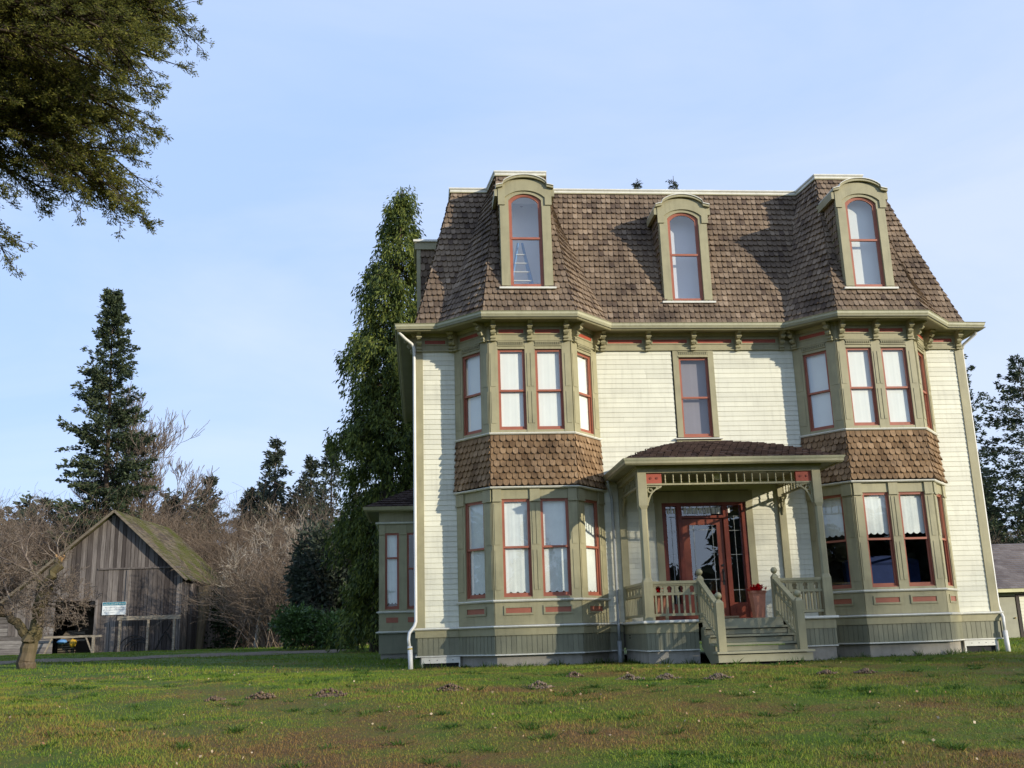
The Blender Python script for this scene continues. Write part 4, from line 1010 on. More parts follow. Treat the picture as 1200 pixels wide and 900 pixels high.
# barrier in the doorway
br = empty('barrier', BF.P(-16.6, .5, BG), label='wooden sawhorse barrier with one long rail across the open barn doorway', cat='barrier')
mb = MB(); mb.fbox(BF, -18.3, -15.5, .45, .53, 1.17, 1.27); mb.build('rail', M_rack, br)
for u, s in ((-17.9, -1), (-16.25, 1)):
    mb = MB(); mb.beam(BF.P(u, .5, 1.17), BF.P(u+s*.38, .5, G2-.1), .07, .08, upv=BF.n); mb.build('leg', M_rack, br)
mb = MB(); mb.fbox(BF, -15.95, -15.83, .45, .53, G2-.1, 1.17); mb.build('leg', M_rack, br)
# bits stored in the doorway
def blob(c, r, m, name, lab, cat, sq=.5, seed=0):
    rs = random.Random(seed); mb = MB(); n = 10; vs = []
    prof = [(.02, -1), (.6, -.75), (.95, -.2), (1, .2), (.7, .7), (.02, 1)]
    for q, (rr_, z) in enumerate(prof):
        for k in range(n):
            t = 2*math.pi*k/n; j = rs.uniform(.8, 1.2); vs.append((c[0]+r*rr_*math.cos(t)*j, c[1]+r*.6*rr_*math.sin(t)*j, c[2]+r*sq*z*rs.uniform(.85, 1.15)))
    mb.add(vs, [(i*n+k, i*n+(k+1) % n, (i+1)*n+(k+1) % n, (i+1)*n+k) for i in range(len(prof)-1) for k in range(n)])
    return tag(mb.build(name, m, None, True), lab, cat)
blob(BF.P(-17.75, -.3, 1.0), .30, M_blue, 'crumpled_tarp', 'small crumpled blue tarp just inside the barn doorway', 'tarp', .5, 3)
blob(BF.P(-17.15, -.2, .92), .24, paint('yellow_plastic', (.62, .36, .03), .5), 'yellow_bucket', 'bright yellow bucket behind the barrier in the barn doorway', 'bucket', 1.0, 4)
mb = MB()
for k in range(9): mb.beam(BF.P(-18.0, -.6-.1*k, BG+.6+.06*k), BF.P(-16.9+rb.uniform(-.3, .2), -.7-.1*k, BG+.62+.07*k+rb.uniform(-.1, .1)), .10, .05)
for k in range(5): mb.beam(BF.P(-18.0, -.6, BG+.1*k), BF.P(-17.2, -.6, BG+.12*k), .25, .08)
tag(mb.build('lumber_pile', M_oldwood), 'untidy pile of old planks stacked inside the open barn doorway', 'lumber pile')

# ================================================================ SHED at right
SG = -.2
shd = empty('shed', (26, 18, SG), label='low shed with grey-brown roof, olive door and cream sliding door, right of the mansion', cat='shed')
SFr = Fr((0, 18, 0), (1, -.04, 0)); 
def sp_(mb, n, m, parent=None): return mb.build(n, m, parent or shd)
mb = MB(); siding(mb, SFr, 21.0, 38, SG, 1.75, [(23.28, 24.05, -1, 1.66), (24.15, 27.0, -1, 1.66)], .15); sp_(mb, 'wall', paint('olive_shed_wall', (.25, .235, .15), .7, .1, island=.06))
mb = MB(); mb.fbox(SFr, 23.32, 24.02, .0, .035, SG, 1.55); d_ = sp_(mb, 'door', paint('olive_shed_door', (.36, .34, .24), .6, .1)); mb = MB(); mb.lathe(SFr.P(23.92, .06, .7), [(0, 0), (.04, .01), (.04, .05), (0, .06)], 8); sp_(mb, 'handle', M_brass, d_)
mb = MB(); mb.fbox(SFr, 24.06, 24.17, .0, .055, SG, 1.62); mb.fbox(SFr, 24.06, 27.2, .0, .055, 1.56, 1.66); sp_(mb, 'door_frame', paint('dark_frame', (.06, .045, .035), .7))
mb = MB(); siding(mb, Fr(SFr.P(0, .06, 0), SFr.u), 24.19, 27.1, SG+.22, 1.55, (), .135); sp_(mb, 'sliding_door', paint('cream_door', (.78, .74, .55), .6, .05, island=.04))
mb = MB(); mb.fbox(SFr, 24.19, 27.1, .03, .07, SG+.10, SG+.21); sp_(mb, 'kick_board', paint('tan_board', (.40, .27, .15), .7))
mb = MB(); mb.fbox(SFr, 24.19, 27.1, .02, .06, SG-.2, SG+.095); sp_(mb, 'green_sill', paint('teal_sill', (.03, .14, .10), .6))
mb = MB(); mb.fbox(SFr, 20.6, 38.4, .30, .34, 1.74, 1.90); sp_(mb, 'eave_board', paint('cream_eave', (.62, .58, .32), .6))
mb = MB(); k = 22
for i in range(k):
    t0, t1 = i/k, (i+1.15)/k; u = 20.6
    while u < 38.4:
        ww = min(rb.uniform(.28, .34), 38.4-u)
        q = lambda t, uu, l: SFr.P(uu, .36-4.4*t, 1.88+2.1*t+l)
        mb.add([q(t0, u, .03), q(t0, u+ww-.006, .03), q(t1, u+ww-.006, .0), q(t1, u, 0), q(t0, u, 0), q(t0, u+ww-.006, 0)], [(0, 1, 2, 3), (4, 5, 1, 0)]); u += ww
mb.add([SFr.P(20.6, .3, 1.85), SFr.P(38.4, .3, 1.85), SFr.P(38.4, -4, 3.9), SFr.P(20.6, -4, 3.9), SFr.P(38.4, -8.3, 1.8), SFr.P(20.6, -8.3, 1.8)], [(0, 1, 2, 3), (3, 2, 4, 5)])
sp_(mb, 'roof', shingle_mat('asphalt_roof', (.13, .105, .095), (.165, .14, .128), (.21, .18, .165), .5))
mb = MB(); mb.fbox(SFr, 20.9, 21.0, -8, 0, SG, 1.8); mb.fbox(SFr, 38, 38.1, -8, 0, SG, 1.8); mb.fbox(SFr, 21, 38, -8, -7.9, SG, 1.8); mb.prism(Fr(SFr.P(20.9, 0, 0), SFr.n*-1, SFr.u), [(0, 1.78), (8, 1.78), (4, 3.85)], 0, .1); sp_(mb, 'side_wall', M_trim)
mb = MB(); mb.box(14.3, 14.6, 3.9, 4.2, -.15, .16); mb.box(14.28, 14.62, 3.88, 4.22, .16, .20); mb.tube([(14.32, 3.9, .15), (14.45, 3.85, .26), (14.58, 3.9, .15)], .012, 6)
tag(mb.build('storage_box', paint('teal_plastic', (.02, .32, .28), .4)), 'small teal plastic box on the grass behind the right corner downspout', 'box')

# ================================================================ VEGETATION
def seg_mesh(name, S, m, parent, nside=3):
    """S: array (k,8) p0 p1 r0 r1 -> prisms"""
    S = np.asarray(S, float); p0, p1, r0, r1 = S[:, :3], S[:, 3:6], S[:, 6], S[:, 7]
    d = p1-p0; l = np.linalg.norm(d, axis=1, keepdims=True); d = d/np.maximum(l, 1e-6)
    a = np.cross(d, [0, 0, 1.]); bad = np.linalg.norm(a, axis=1) < .05; a[bad] = np.cross(d[bad], [1., 0, 0]); a /= np.linalg.norm(a, axis=1, keepdims=True); b = np.cross(d, a)
    V = []
    for p, r_ in ((p0-d*r0[:, None]*.3, r0), (p1, r1)):
        for k in range(nside):
            t = 2*math.pi*k/nside; V.append(p+a*(r_*math.cos(t))[:, None]+b*(r_*math.sin(t))[:, None])
    V = np.stack(V, 1); n = len(S); base = (np.arange(n)*2*nside)[:, None]
    F_ = np.concatenate([base+np.array([[k, (k+1) % nside, nside+(k+1) % nside, nside+k]]) for k in range(nside)], 0)
    o = npmesh(name, V.reshape(-1, 3), F_, m, parent, 4)
    return o
def leaves(name, C, D, size, m, parent, rs, wid=.38, per=1, spread=0., flat=0.):
    """kite shaped leaves at centres C pointing along D"""
    C = np.repeat(np.asarray(C, float), per, 0); D = np.repeat(np.asarray(D, float), per, 0); n = len(C)
    if spread: C = C+rs.normal(0, 1, (n, 3))*spread*np.array([1, 1, 1-flat])
    D = D+rs.normal(0, .45, (n, 3)); D /= np.linalg.norm(D, axis=1, keepdims=True)
    q = rs.normal(0, 1, (n, 3)); q[:, 2] *= .6; W_ = np.cross(D, q); W_ /= np.maximum(np.linalg.norm(W_, axis=1, keepdims=True), 1e-5)
    s = (size*rs.uniform(.6, 1.35, n))[:, None]
    V = np.stack([C, C+D*s*.5+W_*s*wid*.5, C+D*s, C+D*s*.5-W_*s*wid*.5], 1).reshape(-1, 3)
    return npmesh(name, V, np.arange(n*4).reshape(-1, 4), m, parent, 4)
def grow(S, p, d, L, r, depth, rs, nseg=4, wob=.18, up_=.05, kids=3, spread=.75, shrink=.68, rmin=.006, tips=None, droop=0.):
    p = np.array(p, float); d = np.array(d, float); d /= np.linalg.norm(d); sl = L/nseg; nodes_ = []
    for i in range(nseg):
        d = d+rs.normal(0, wob, 3)+np.array([0, 0, up_-droop]); d /= np.linalg.norm(d)
        q = p+d*sl; r1 = max(rmin, r*(1-.55/nseg)); S.append((*p, *q, r, r1)); r = r1; p = q; nodes_.append((p.copy(), d.copy(), r))
    if tips is not None and depth <= 1: tips.append((p, d))
    if depth <= 0: return
    for k in range(kids):
        i = rs.randint(max(1, nseg//3), nseg) if k else nseg-1
        q, dd, rr_ = nodes_[i]; v = rs.normal(0, 1, 3); v -= dd*v.dot(dd); v /= np.linalg.norm(v); nd = dd+v*rs.uniform(.5, 1.1)*spread
        grow(S, q, nd, L*shrink*rs.uniform(.75, 1.15), rr_*rs.uniform(.55, .8), depth-1, rs, nseg, wob, up_, kids, spread, shrink, rmin, tips, droop)
def bare_tree(name, loc, H, seed, label, cat='tree', trunk_h=.3, depth=5, kids=3, r=None, mats=(M_bark, M_twig), lean=(0, 0), spread=.75, up_=.06, group=None, rmin=.01, wob=.16):
    rs = np.random.RandomState(seed); x, y = loc; z = gzf(x, y)-.1
    t = empty(name, (x, y, z), label=label, cat=cat, group=group); S = []; r = r or H*.016
    grow(S, (x, y, z), (lean[0], lean[1], 1), H*trunk_h, r, depth, rs, 4, wob, up_, kids, spread, .72, rmin)
    S = np.array(S); thick = S[:, 6] > r*.22
    seg_mesh('trunk', S[thick], mats[0], t, 7); seg_mesh('crown', S[~thick], mats[1], t, 3)
    return t
def conifer(name, loc, H, rad, seed, label, m=M_fir, z=None, whorl=.55, nb=6, lsize=.34, per=5, bare_to=.08, tip=.0, shape=1.0, droop=.25, group=None, ragged=.3, xtop=0., sub=3, step=.33, trunk_r=None):
    rs = np.random.RandomState(seed); x, y = loc; z = gzf(x, y)-.1 if z is None else z
    t = empty(name, (x, y, z), label=label, cat='tree', group=group); S = []; C = []; D = []
    tr_ = trunk_r or H*.011; n = 12; prev = np.array([x, y, z])
    for i in range(n):
        f = (i+1)/n; q = np.array([x+xtop*f, y, z+H*f]); S.append((*prev, *q, tr_*(1-i/n)+.02, tr_*(1-f)+.015)); prev = q
    T_ = list(S); h = bare_to*H
    while h < H*.985:
        f = h/H; R_ = rad*((1-f)**shape)*(1-.35*max(0, .12-f)/.12)+.12
        for k in range(nb):
            if rs.rand() < .12: continue
            a = rs.uniform(0, 6.283); L = R_*(1+rs.normal(0, ragged)); L = max(.15, min(L, R_*1.7)); ld = np.array([math.cos(a), math.sin(a), .12+.55*f-rs.uniform(0, .12)])
            p = np.array([x+xtop*f, y, z+h+rs.uniform(-.3, .3)*whorl]); m_ = max(2, int(L/step)); d = ld/np.linalg.norm(ld); rad_ = max(.012, .028*L/3); p0 = p.copy()
            for j in range(m_):
                d = d+np.array([0, 0, -droop*(1.2-f)/m_])+rs.normal(0, .06, 3); d /= np.linalg.norm(d); q = p+d*(L/m_); S.append((*p, *q, rad_*(1-j/m_)+.004, rad_*(1-(j+1)/m_)+.004))
                g = (j+1)/m_
                if g > .22 or L < .8:
                    sd_ = np.array([-d[1], d[0], 0]); wdt = .30*L*(1.15-g)
                    for s in range(sub):
                        o = rs.uniform(-1, 1); C.append(q+sd_*wdt*o+np.array([0, 0, -.05-.10*abs(o)])); D.append(d*.8+sd_*o*.8+np.array([0, 0, -.15]))
                p = q
            C.append(p); D.append(d)
        h += whorl*(.55+.6*(1-f))*rs.uniform(.75, 1.25)
    seg_mesh('trunk', T_, M_bark, t, 8); seg_mesh('limbs', S[len(T_):], M_bark, t, 3)
    leaves('crown', C, D, lsize, m, t, rs, .42, per, lsize*.42, .4)
    return t
# tall conifer behind the barn
conifer('tall_conifer', (-24.0, 58), 28.9, 4.1, 4, 'very tall ragged conifer with a thin bare tip, standing behind the barn', whorl=.58, nb=9, lsize=.28, per=6, shape=.74, ragged=.31, xtop=-.9, bare_to=.04, sub=4, step=.45)
bare_tree('bare_tree', (-21.2, 62), 19.5, 21, 'slender bare grey tree just right of the very tall conifer', trunk_h=.33, depth=6, kids=4, spread=.50, up_=.11, r=.26, rmin=.020)
# weeping cedar beside the house
def cedar(loc, H, seed, label):
    rs = np.random.RandomState(seed); x, y = loc; z = gzf(x, y)-.1; t = empty('cedar', (x, y, z), label=label, cat='tree'); S = []; C = []; D = []
    n = 12; prev = np.array([x, y, z]); 
    for i in range(n):
        f = (i+1)/n; q = np.array([x+.9*f, y, z+H*f]); S.append((*prev, *q, .32*(1-i/n)+.03, .32*(1-f)+.02)); prev = q
    T_ = list(S); h = 1.0
    while h < H*.99:
        f = h/H; R_ = (2.15 if f > .15 else 1.65)*(1-f**2.7)**.95*(1-.26*max(0, min(1, (.52-f)/.2)))+.08; R_ *= 1+.16*math.sin(h*1.9)
        for k in range(9):
            a = rs.uniform(0, 6.283); L = R_*rs.uniform(.65, 1.12); p = np.array([x+.9*f, y, z+h]); d = np.array([math.cos(a), math.sin(a), .55]); d /= np.linalg.norm(d); m_ = max(2, int(L/.28))
            for j in range(m_):
                d = d+np.array([0, 0, -.9/m_]); d /= np.linalg.norm(d); q = p+d*L/m_; S.append((*p, *q, .03*(1-j/m_)+.005, .03*(1-(j+1)/m_)+.005)); p = q
                if j/m_ > .25:
                    for s in range(4):
                        c = q+rs.normal(0, .14, 3); hang = rs.uniform(.22, .8)
                        for w in range(int(hang/.12)):
                            C.append(c+np.array([rs.normal(0, .03), rs.normal(0, .03), -.12*w])); D.append([.42*math.cos(a)+rs.normal(0, .18), .42*math.sin(a)+rs.normal(0, .18), -1])
        h += .30*rs.uniform(.8, 1.2)
    seg_mesh('trunk', T_, M_bark, t, 8); seg_mesh('limbs', S[len(T_):], M_bark, t, 3); leaves('crown', C, D, .19, M_cedar, t, rs, .28, 5, .075)
cedar((-1.45, 14.3), 17.9, 8, 'tall dense weeping cedar rising beside the left wall of the mansion')
# smaller far conifers on the left skyline
FG_ = None
for i, (x, y, h, r_, lab) in enumerate([
    (-13.9, 75, 19.9, 3.0, 'far dark conifer, the tallest on the skyline midway between barn and cedar'),
    (-20.0, 75, 16.3, 2.6, 'far conifer just above the right end of the barn roof'),
    (-10.5, 75, 17.8, 3.0, 'far broad conifer left of the weeping cedar, behind the brush'),
    (-8.1, 70, 18.4, 2.6, 'thin far conifer touching the left edge of the weeping cedar'),
    (-24.0, 78, 14.5, 3.2, 'low far conifer behind the mossy barn roof'),
    (-16.6, 80, 15.6, 3.4, 'low rounded far conifer in the gap right of the barn'),
    (-17.9, 84, 15.8, 3.6, 'low far conifer, first to the right of the barn ridge'),
    (-12.1, 84, 17.0, 3.6, 'bushy far conifer between the tallest skyline one and the cedar'),
    (-28.5, 80, 13.4, 3.6, 'low far conifer left of the barn ridge'),
    (-34.5, 74, 14.0, 3.6, 'low far conifer at the left edge of the photo')]):
    conifer('far_conifer', (x, y), h, r_*1.75, 40+i, lab, m=M_firfar, whorl=.85, nb=7, lsize=.34, per=5, bare_to=.05, shape=1.05, ragged=.22, sub=3, step=.6, group='far conifers on the left skyline')
# conifers behind the roof and at right
conifer('far_conifer', (15.0, 40), 31.0, 2.2, 61, 'conifer tip poking above the roof, left one of the pair', whorl=.55, nb=6, lsize=.17, per=4, ragged=.35, bare_to=.5, sub=2, m=M_firfar)
conifer('far_conifer', (17.55, 40), 31.2, 2.2, 62, 'conifer tip poking above the roof, right one of the pair', whorl=.55, nb=6, lsize=.17, per=4, ragged=.35, bare_to=.5, sub=2, m=M_firfar)
conifer('conifer', (36.6, 34), 16.6, 4.4, 63, 'tall open-branched conifer cut by the right edge of the photo', whorl=.6, nb=7, lsize=.19, per=8, shape=.7, ragged=.28, bare_to=.14, sub=3, step=.4, droop=.35)
conifer('conifer', (32.2, 34), 17.2, 3.6, 64, 'dark conifer partly hidden by the right corner of the mansion', whorl=.6, nb=7, lsize=.19, per=8, shape=.6, ragged=.3, bare_to=.1, sub=3, step=.4)
conifer('conifer', (34.8, 44), 12.5, 3.2, 65, 'lower conifer between the two tall ones right of the mansion', whorl=.7, nb=6, lsize=.28, per=4, shape=.7, ragged=.3, bare_to=.05, sub=3, m=M_firfar)
bare_tree('bare_tree', (33.2, 29), 8.2, 71, 'pale bare tree above the shed roof', depth=5, trunk_h=.34, kids=3, mats=(M_pale, M_pale), r=.09, spread=.9)
# pale bare trees on the left
bare_tree('bare_tree', (-9.3, 37), 9.2, 73, 'pale-limbed bare tree in the brush midway between barn and cedar', trunk_h=.30, depth=6, kids=3, mats=(M_pale, M_pale), r=.14, spread=.85, up_=.07, rmin=.013)
bare_tree('bare_tree', (-8.4, 46), 9.6, 74, 'bare brown tree in the brush close to the weeping cedar', trunk_h=.3, depth=6, kids=3, r=.13, spread=.8, mats=(M_twig, M_brush))
bare_tree('bare_tree', (-12.6, 50), 9.8, 75, 'bare brown tree just right of the barn', trunk_h=.3, depth=6, kids=3, r=.13, spread=.8, mats=(M_twig, M_brush))
bare_tree('bare_tree', (-33.0, 64), 14.5, 76, 'bare grey tree on the skyline left of the very tall conifer', trunk_h=.3, depth=6, kids=3, r=.17, spread=.7, mats=(M_bark, M_twig))
bare_tree('bare_tree', (-36.5, 58), 13.5, 77, 'bare spreading tree at the left edge of the photo, behind the fruit tree', trunk_h=.3, depth=6, kids=3, r=.16, spread=.8, mats=(M_bark, M_twig))
# gnarled fruit tree
def fruit():
    rs = np.random.RandomState(31); x, y = -10.75, 7.0; z = gzf(x, y)-.05; t = empty('fruit_tree', (x, y, z), label='gnarled old fruit tree with a forked mossy trunk in front of the barn', cat='tree')
    def limb(pts, rads):
        mb = MB(); P_ = []; R_ = []
        for i in range(len(pts)-1):
            for k in range(4):
                f = k/4; P_.append(Vector(pts[i]).lerp(Vector(pts[i+1]), f)+Vector(rs.normal(0, .035, 3))); R_.append(.70*(rads[i]*(1-f)+rads[i+1]*f)*rs.uniform(.95, 1.06))
        P_.append(Vector(pts[-1])); R_.append(.70*rads[-1]); return P_, R_
    B = lambda dx, dz, dy=0: (x+dx*.78, y+dy, z+dz*.80)
    mb = MB()
    for pts, rads in [([B(.02, -.1), B(0, .3), B(.02, .9), B(.08, 1.35)], [.40, .33, .30, .30]),
                      ([B(.1, 1.1), B(.28, 1.7), B(.32, 2.3), B(.45, 2.9), B(.78, 3.5), B(.86, 3.75)], [.28, .24, .25, .20, .17, .15]),
                      ([B(-.05, 1.1), B(-.35, 1.55), B(-.95, 2.0), B(-1.35, 2.5), B(-1.9, 2.75)], [.22, .17, .15, .12, .08]),
                      ([B(.33, 2.2), B(.15, 2.9), B(-.1, 3.4)], [.13, .09, .05])]:
        P_, R_ = limb(pts, rads); mb.tube(P_, R_, 9)
    mb.build('trunk', M_mossbark, t)
    S = []
    for (dx, dz, d, L, r_, dep) in [(-1.6, 2.6, (-.8, 0, .8), 1.3, .06, 4), (-1.9, 2.75, (-.9, .2, .5), 1.2, .05, 4), (-1.2, 2.3, (-.1, -.2, 1), 1.3, .06, 4), (-.1, 3.4, (-.4, .1, 1), 1.0, .045, 4), (-.1, 3.3, (-1, -.1, .5), 1.1, .04, 4),
                                   (-1.0, 2.1, (-.9, -.3, .1), 1.0, .05, 4), (.35, 2.6, (1, -.2, .15), .75, .05, 4), (.35, 2.2, (1, .2, -.25), .7, .045, 4), (.5, 3.0, (1, -.2, -.2), .75, .04, 4), (.35, 2.45, (.8, -.5, -.1), .7, .04, 4), (.2, 2.0, (-.6, -.3, .2), .6, .03, 3), (-.6, 1.8, (-.3, 0, 1), 1.2, .04, 4),
                                   (.80, 3.75, (-.7, 0, 1.2), .8, .022, 1), (.84, 3.75, (-.25, 0, 1.2), .9, .022, 1), (.88, 3.75, (.25, 0, 1.3), 1.3, .024, 1), (.8, 3.7, (-1, 0, .9), .7, .02, 1)]+[(.1+.5*rs.rand(), 1.5+1.7*rs.rand(), (rs.normal(0, 1), -.5*rs.rand(), rs.normal(.1, .4)), rs.uniform(.25, .55), .016, 3) for _ in range(16)]:
        grow(S, B(dx, dz), d, L, r_, dep+(1 if dep > 2 else 0), rs, 4, .24, .03, 3, .85, .72, .005)
    seg_mesh('crown', S, M_twig, t, 4)
    mb = MB()
    for k in range(5): a = k*1.2; mb.beam(B(.86, 3.65), B(.86+.16*math.cos(a), 3.85+.08*math.sin(a*2), .1*math.sin(a)), .09, .05)
    mb.build('broken_stub', paint('fresh_wood', (.36, .22, .10), .8, .2), t)
fruit()
# vine clad post at the barn corner
vp = empty('vine_clad_post', BF.P(-11.1, -1.2, BG), label='mossy brown post at the right corner of the barn with dark ivy behind it', cat='post')
rs = np.random.RandomState(6)
px, py, pz = BF.P(-11.05, -1.0, BG)
mb = MB(); mb.tube([(px-.15, py, pz-.2), (px-.05, py, pz+1.2), (px+.05, py, pz+2.4), (px, py, pz+3.8)], [.22, .25, .33, .45], 9); mb.build('trunk', M_mossbark, vp)
C = rs.normal(0, 1, (1800, 3))*[.26, .3, 0]+[px+.75, py+1.2, 0]; C[:, 2] = rs.uniform(pz, pz+3.9, 1800); k_ = C[:, 2] < pz+1.3; C[k_, 0] += rs.normal(.35, .45, k_.sum())
leaves('ivy', C, rs.normal(0, 1, (1800, 3))+[0, -.5, -.5], .17, M_ivy, vp, rs, .8)
# rhododendron shrub
def shrub(name, x, y, rx, ry, h, n, seed, label, m, size, cat='shrub', wid=.4, group=None):
    rs = np.random.RandomState(seed); z = gzf(x, y)-.05; t = empty(name, (x, y, z), label=label, cat=cat, group=group); S = []
    for k in range(26): grow(S, (x+rs.normal(0, rx*.3), y+rs.normal(0, ry*.3), z), (rs.normal(0, .6), rs.normal(0, .6), 1), h*.5, .025, 2, rs, 3, .2, 0, 3, .9)
    seg_mesh('stems', S, M_bark, t, 3)
    lob = [(x+rs.uniform(-.75, .75)*rx, y+rs.uniform(-.7, .7)*ry, z+h*rs.uniform(.3, .68), rs.uniform(.28, .45)) for _ in range(16)]
    C = []; D = []
    for lx, ly, lz, lr in lob:
        v = rs.normal(0, 1, (n//16, 3)); v /= np.linalg.norm(v, axis=1, keepdims=True); rr_ = rs.uniform(.55, 1.05, (len(v), 1))
        c = np.array([lx, ly, lz])+v*rr_*[lr*rx, lr*ry, lr*h*.75]; c[:, 2] = np.maximum(c[:, 2], z+.02); C.append(c); D.append(v+[0, 0, -.2])
    leaves('crown', np.concatenate(C), np.concatenate(D), size, m, t, rs, wid, 3, size*.5); return t
shrub('rhododendron', -4.05, 20.6, 2.05, 1.4, 1.85, 5200, 5, 'glossy green rhododendron shrub at the foot of the weeping cedar', M_rhodo, .15)
shrub('dark_shrub', -3.75, 25, 1.9, 1.8, 6.6, 8000, 6, 'tall dark evergreen shrub between the brush and the weeping cedar', M_firfar, .24)
# brush thicket
def thicket(name, spots, seed, m, kind='stuff'):
    rs = np.random.RandomState(seed); protos = []
    for k in range(5):
        S = []
        for j in range(16): grow(S, (rs.normal(0, .5), rs.normal(0, .5), -.1), (rs.normal(0, .32), rs.normal(0, .32), 1), 1.9, .03, 3, rs, 4, .15, .05, 3, .75, .66, .009)
        protos.append(np.array(S))
    A = []
    for x, y, h in spots:
        P_ = protos[rs.randint(5)].copy(); s = h/5.0; a = rs.uniform(0, 6.28); c_, s_ = math.cos(a), math.sin(a); z = gzf(x, y)
        for o in (0, 3):
            X_, Y_ = P_[:, o].copy(), P_[:, o+1].copy(); P_[:, o] = (X_*c_-Y_*s_)*s*1.25+x; P_[:, o+1] = (X_*s_+Y_*c_)*s*1.25+y; P_[:, o+2] = P_[:, o+2]*s+z
        A.append(P_)
    o = seg_mesh(name, np.concatenate(A), m, None, 3); tag(o, kind=kind); return o
rs = np.random.RandomState(77)
sp1 = []
for k in range(120):
    y = rs.uniform(55, 74); x = -3-(y+23)*rs.uniform(.0, .44); h = (9.+5.5*rs.rand())*(y+23)/78.; sp1.append((x, y, h))
for k in range(34):
    y = rs.uniform(32, 50); x = rs.uniform(-7.4-(y-32)*.24, -3.4); sp1.append((x, y, rs.uniform(5.0, 8.2)*(y+23)/62))
for k in range(26): y = rs.uniform(55, 68); sp1.append((rs.uniform(-44, -30), y, rs.uniform(8, 12.5)))
th = thicket('brush', sp1, 3, M_brush); tag(th, 'dense leafless brown brush behind and beside the barn', 'brush')
sp2 = [(rs.uniform(28, 46), rs.uniform(33, 44), rs.uniform(5.5, 9)) for k in range(34)]
th = thicket('brush', sp2, 4, M_brush); tag(th, 'leafless brown brush behind the shed on the right', 'brush')
# evergreen understorey behind the brush: a far-off wood reading as one mass
def farwood(name, x0, x1, y0, y1, h0, h1, n, seed, label):
    rs = np.random.RandomState(seed); C = []; D = []; S = []
    for k in range(n):
        x = rs.uniform(x0, x1); y = rs.uniform(y0, y1); h = rs.uniform(h0, h1); z = gzf(x, y); r_ = h*rs.uniform(.16, .24); S.append((x, y, z, x, y, z+h*.95, .15, .03))
        m_ = 420; f = rs.rand(m_)**.8; a = rs.uniform(0, 6.28, m_); q = r_*(1-f)*rs.uniform(.5, 1.05, m_)+.1; C.append(np.stack([x+q*np.cos(a), y+q*np.sin(a), z+f*h*(.96+.05*np.sin(a*3+k))], -1)); D.append(np.stack([np.cos(a), np.sin(a), -.2+0*a], -1))
    seg_mesh(name+'_trunks', S, M_bark, None, 5)['kind'] = 'stuff'
    o = leaves(name, np.concatenate(C), np.concatenate(D), .8, M_firfar, None, rs, .5, 2, .3); tag(o, label, 'wood', kind='stuff')
farwood('far_wood', -60, 2, 78, 98, 12, 17.0, 66, 5, 'far dark evergreen wood beyond the brush')
farwood('right_wood', 26, 62, 46, 66, 6, 11.5, 46, 6, 'dark evergreen wood beyond the shed')

# foreground conifer branch hanging in from the left
def fgtree():
    rs = np.random.RandomState(91); x, y = -8.6, -10.6; z = gzf(x, y)-.1; t = empty('foreground_conifer', (x, y, z), label='large yellow-green conifer whose branches hang into the top left corner', cat='tree')
    S = [(x, y, z, x, y, z+5, .42, .34), (x, y, z+5, x+.1, y, z+14, .34, .10)]; T_ = list(S); C = []; D = []
    def spray(p, d, L, depth, bare=0.):
        p = np.array(p, float); d = np.array(d, float); d /= np.linalg.norm(d); m_ = max(3, int(L/.115)); r0 = .005+.0062*L*depth
        for j in range(m_):
            d = d+rs.normal(0, .06, 3)+np.array([0, 0, -.006*(4-depth)]); d /= np.linalg.norm(d); q = p+d*L/m_; S.append((*p, *q, r0*(1-.85*j/m_)+.0012, r0*(1-.85*(j+1)/m_)+.0012)); p = q; g = (j+1)/m_
            if depth > 0 and g > (bare if depth > 2 else .1) and rs.rand() < (.7 if depth > 1 else .9):
                for s in ((-1, 1) if rs.rand() < .45 else (rs.choice([-1, 1]),)):
                    sd_ = np.array([-d[1], d[0], rs.uniform(-.6, .4)]); sd_ /= np.linalg.norm(sd_); nd = d*.8+sd_*s*rs.uniform(.4, .8); spray(p, nd, L*(.40 if depth > 2 else .46 if depth > 1 else .42)*(1.15-g*.8)*rs.uniform(.6, 1.2), depth-1)
            if depth == 0 or (depth == 1 and g > .35):
                C.append(p.copy()); D.append(d.copy())
    for (tz, dx, dy, dz, L) in [(10.2, 1, .15, .05, 5.2), (9.9, 1, -.05, .02, 5.4), (9.7, 1, .2, .0, 5.3), (9.45, 1, -.15, -.02, 5.2), (9.2, 1, .05, -.04, 5.0), (9.0, 1, .18, -.06, 4.7),
                                (8.8, 1, -.12, -.07, 4.4), (8.6, 1, .08, -.08, 4.2), (10.7, 1, .0, .06, 5.1), (9.3, 1, .45, -.02, 4.6), (8.75, 1, -.35, -.06, 4.1), (10.0, 1, .45, .03, 4.7), (9.7, .9, -.4, .0, 4.8), (10.4, 1, .3, .02, 5.1), (9.4, 1, .1, -.02, 5.2), (8.45, 1, .2, -.09, 3.8), (8.3, 1, .0, -.10, 3.4), (8.2, 1, .1, -.14, 3.0), (8.3, 1, -.2, -.12, 3.3), (9.75, 1, .0, -.01, 5.3), (9.6, 1, .28, -.02, 5.0), (9.55, 1, -.25, -.0, 5.1), (7.95, 1, .05, -.10, 3.6), (7.9, 1, .25, -.13, 3.3), (7.8, 1, -.1, -.12, 3.5)]:
        spray((x+.1, y, z+tz), (dx, dy, dz), L, 3, .40)
    seg_mesh('trunk', T_, M_bark, t, 9); seg_mesh('branches', S[2:], M_bark, t, 3)
    leaves('sprays', C, D, .047, M_fgleaf, t, rs, .28, 4, .022)
    print('fg leaves', len(C)*3, 'segs', len(S))
fgtree()
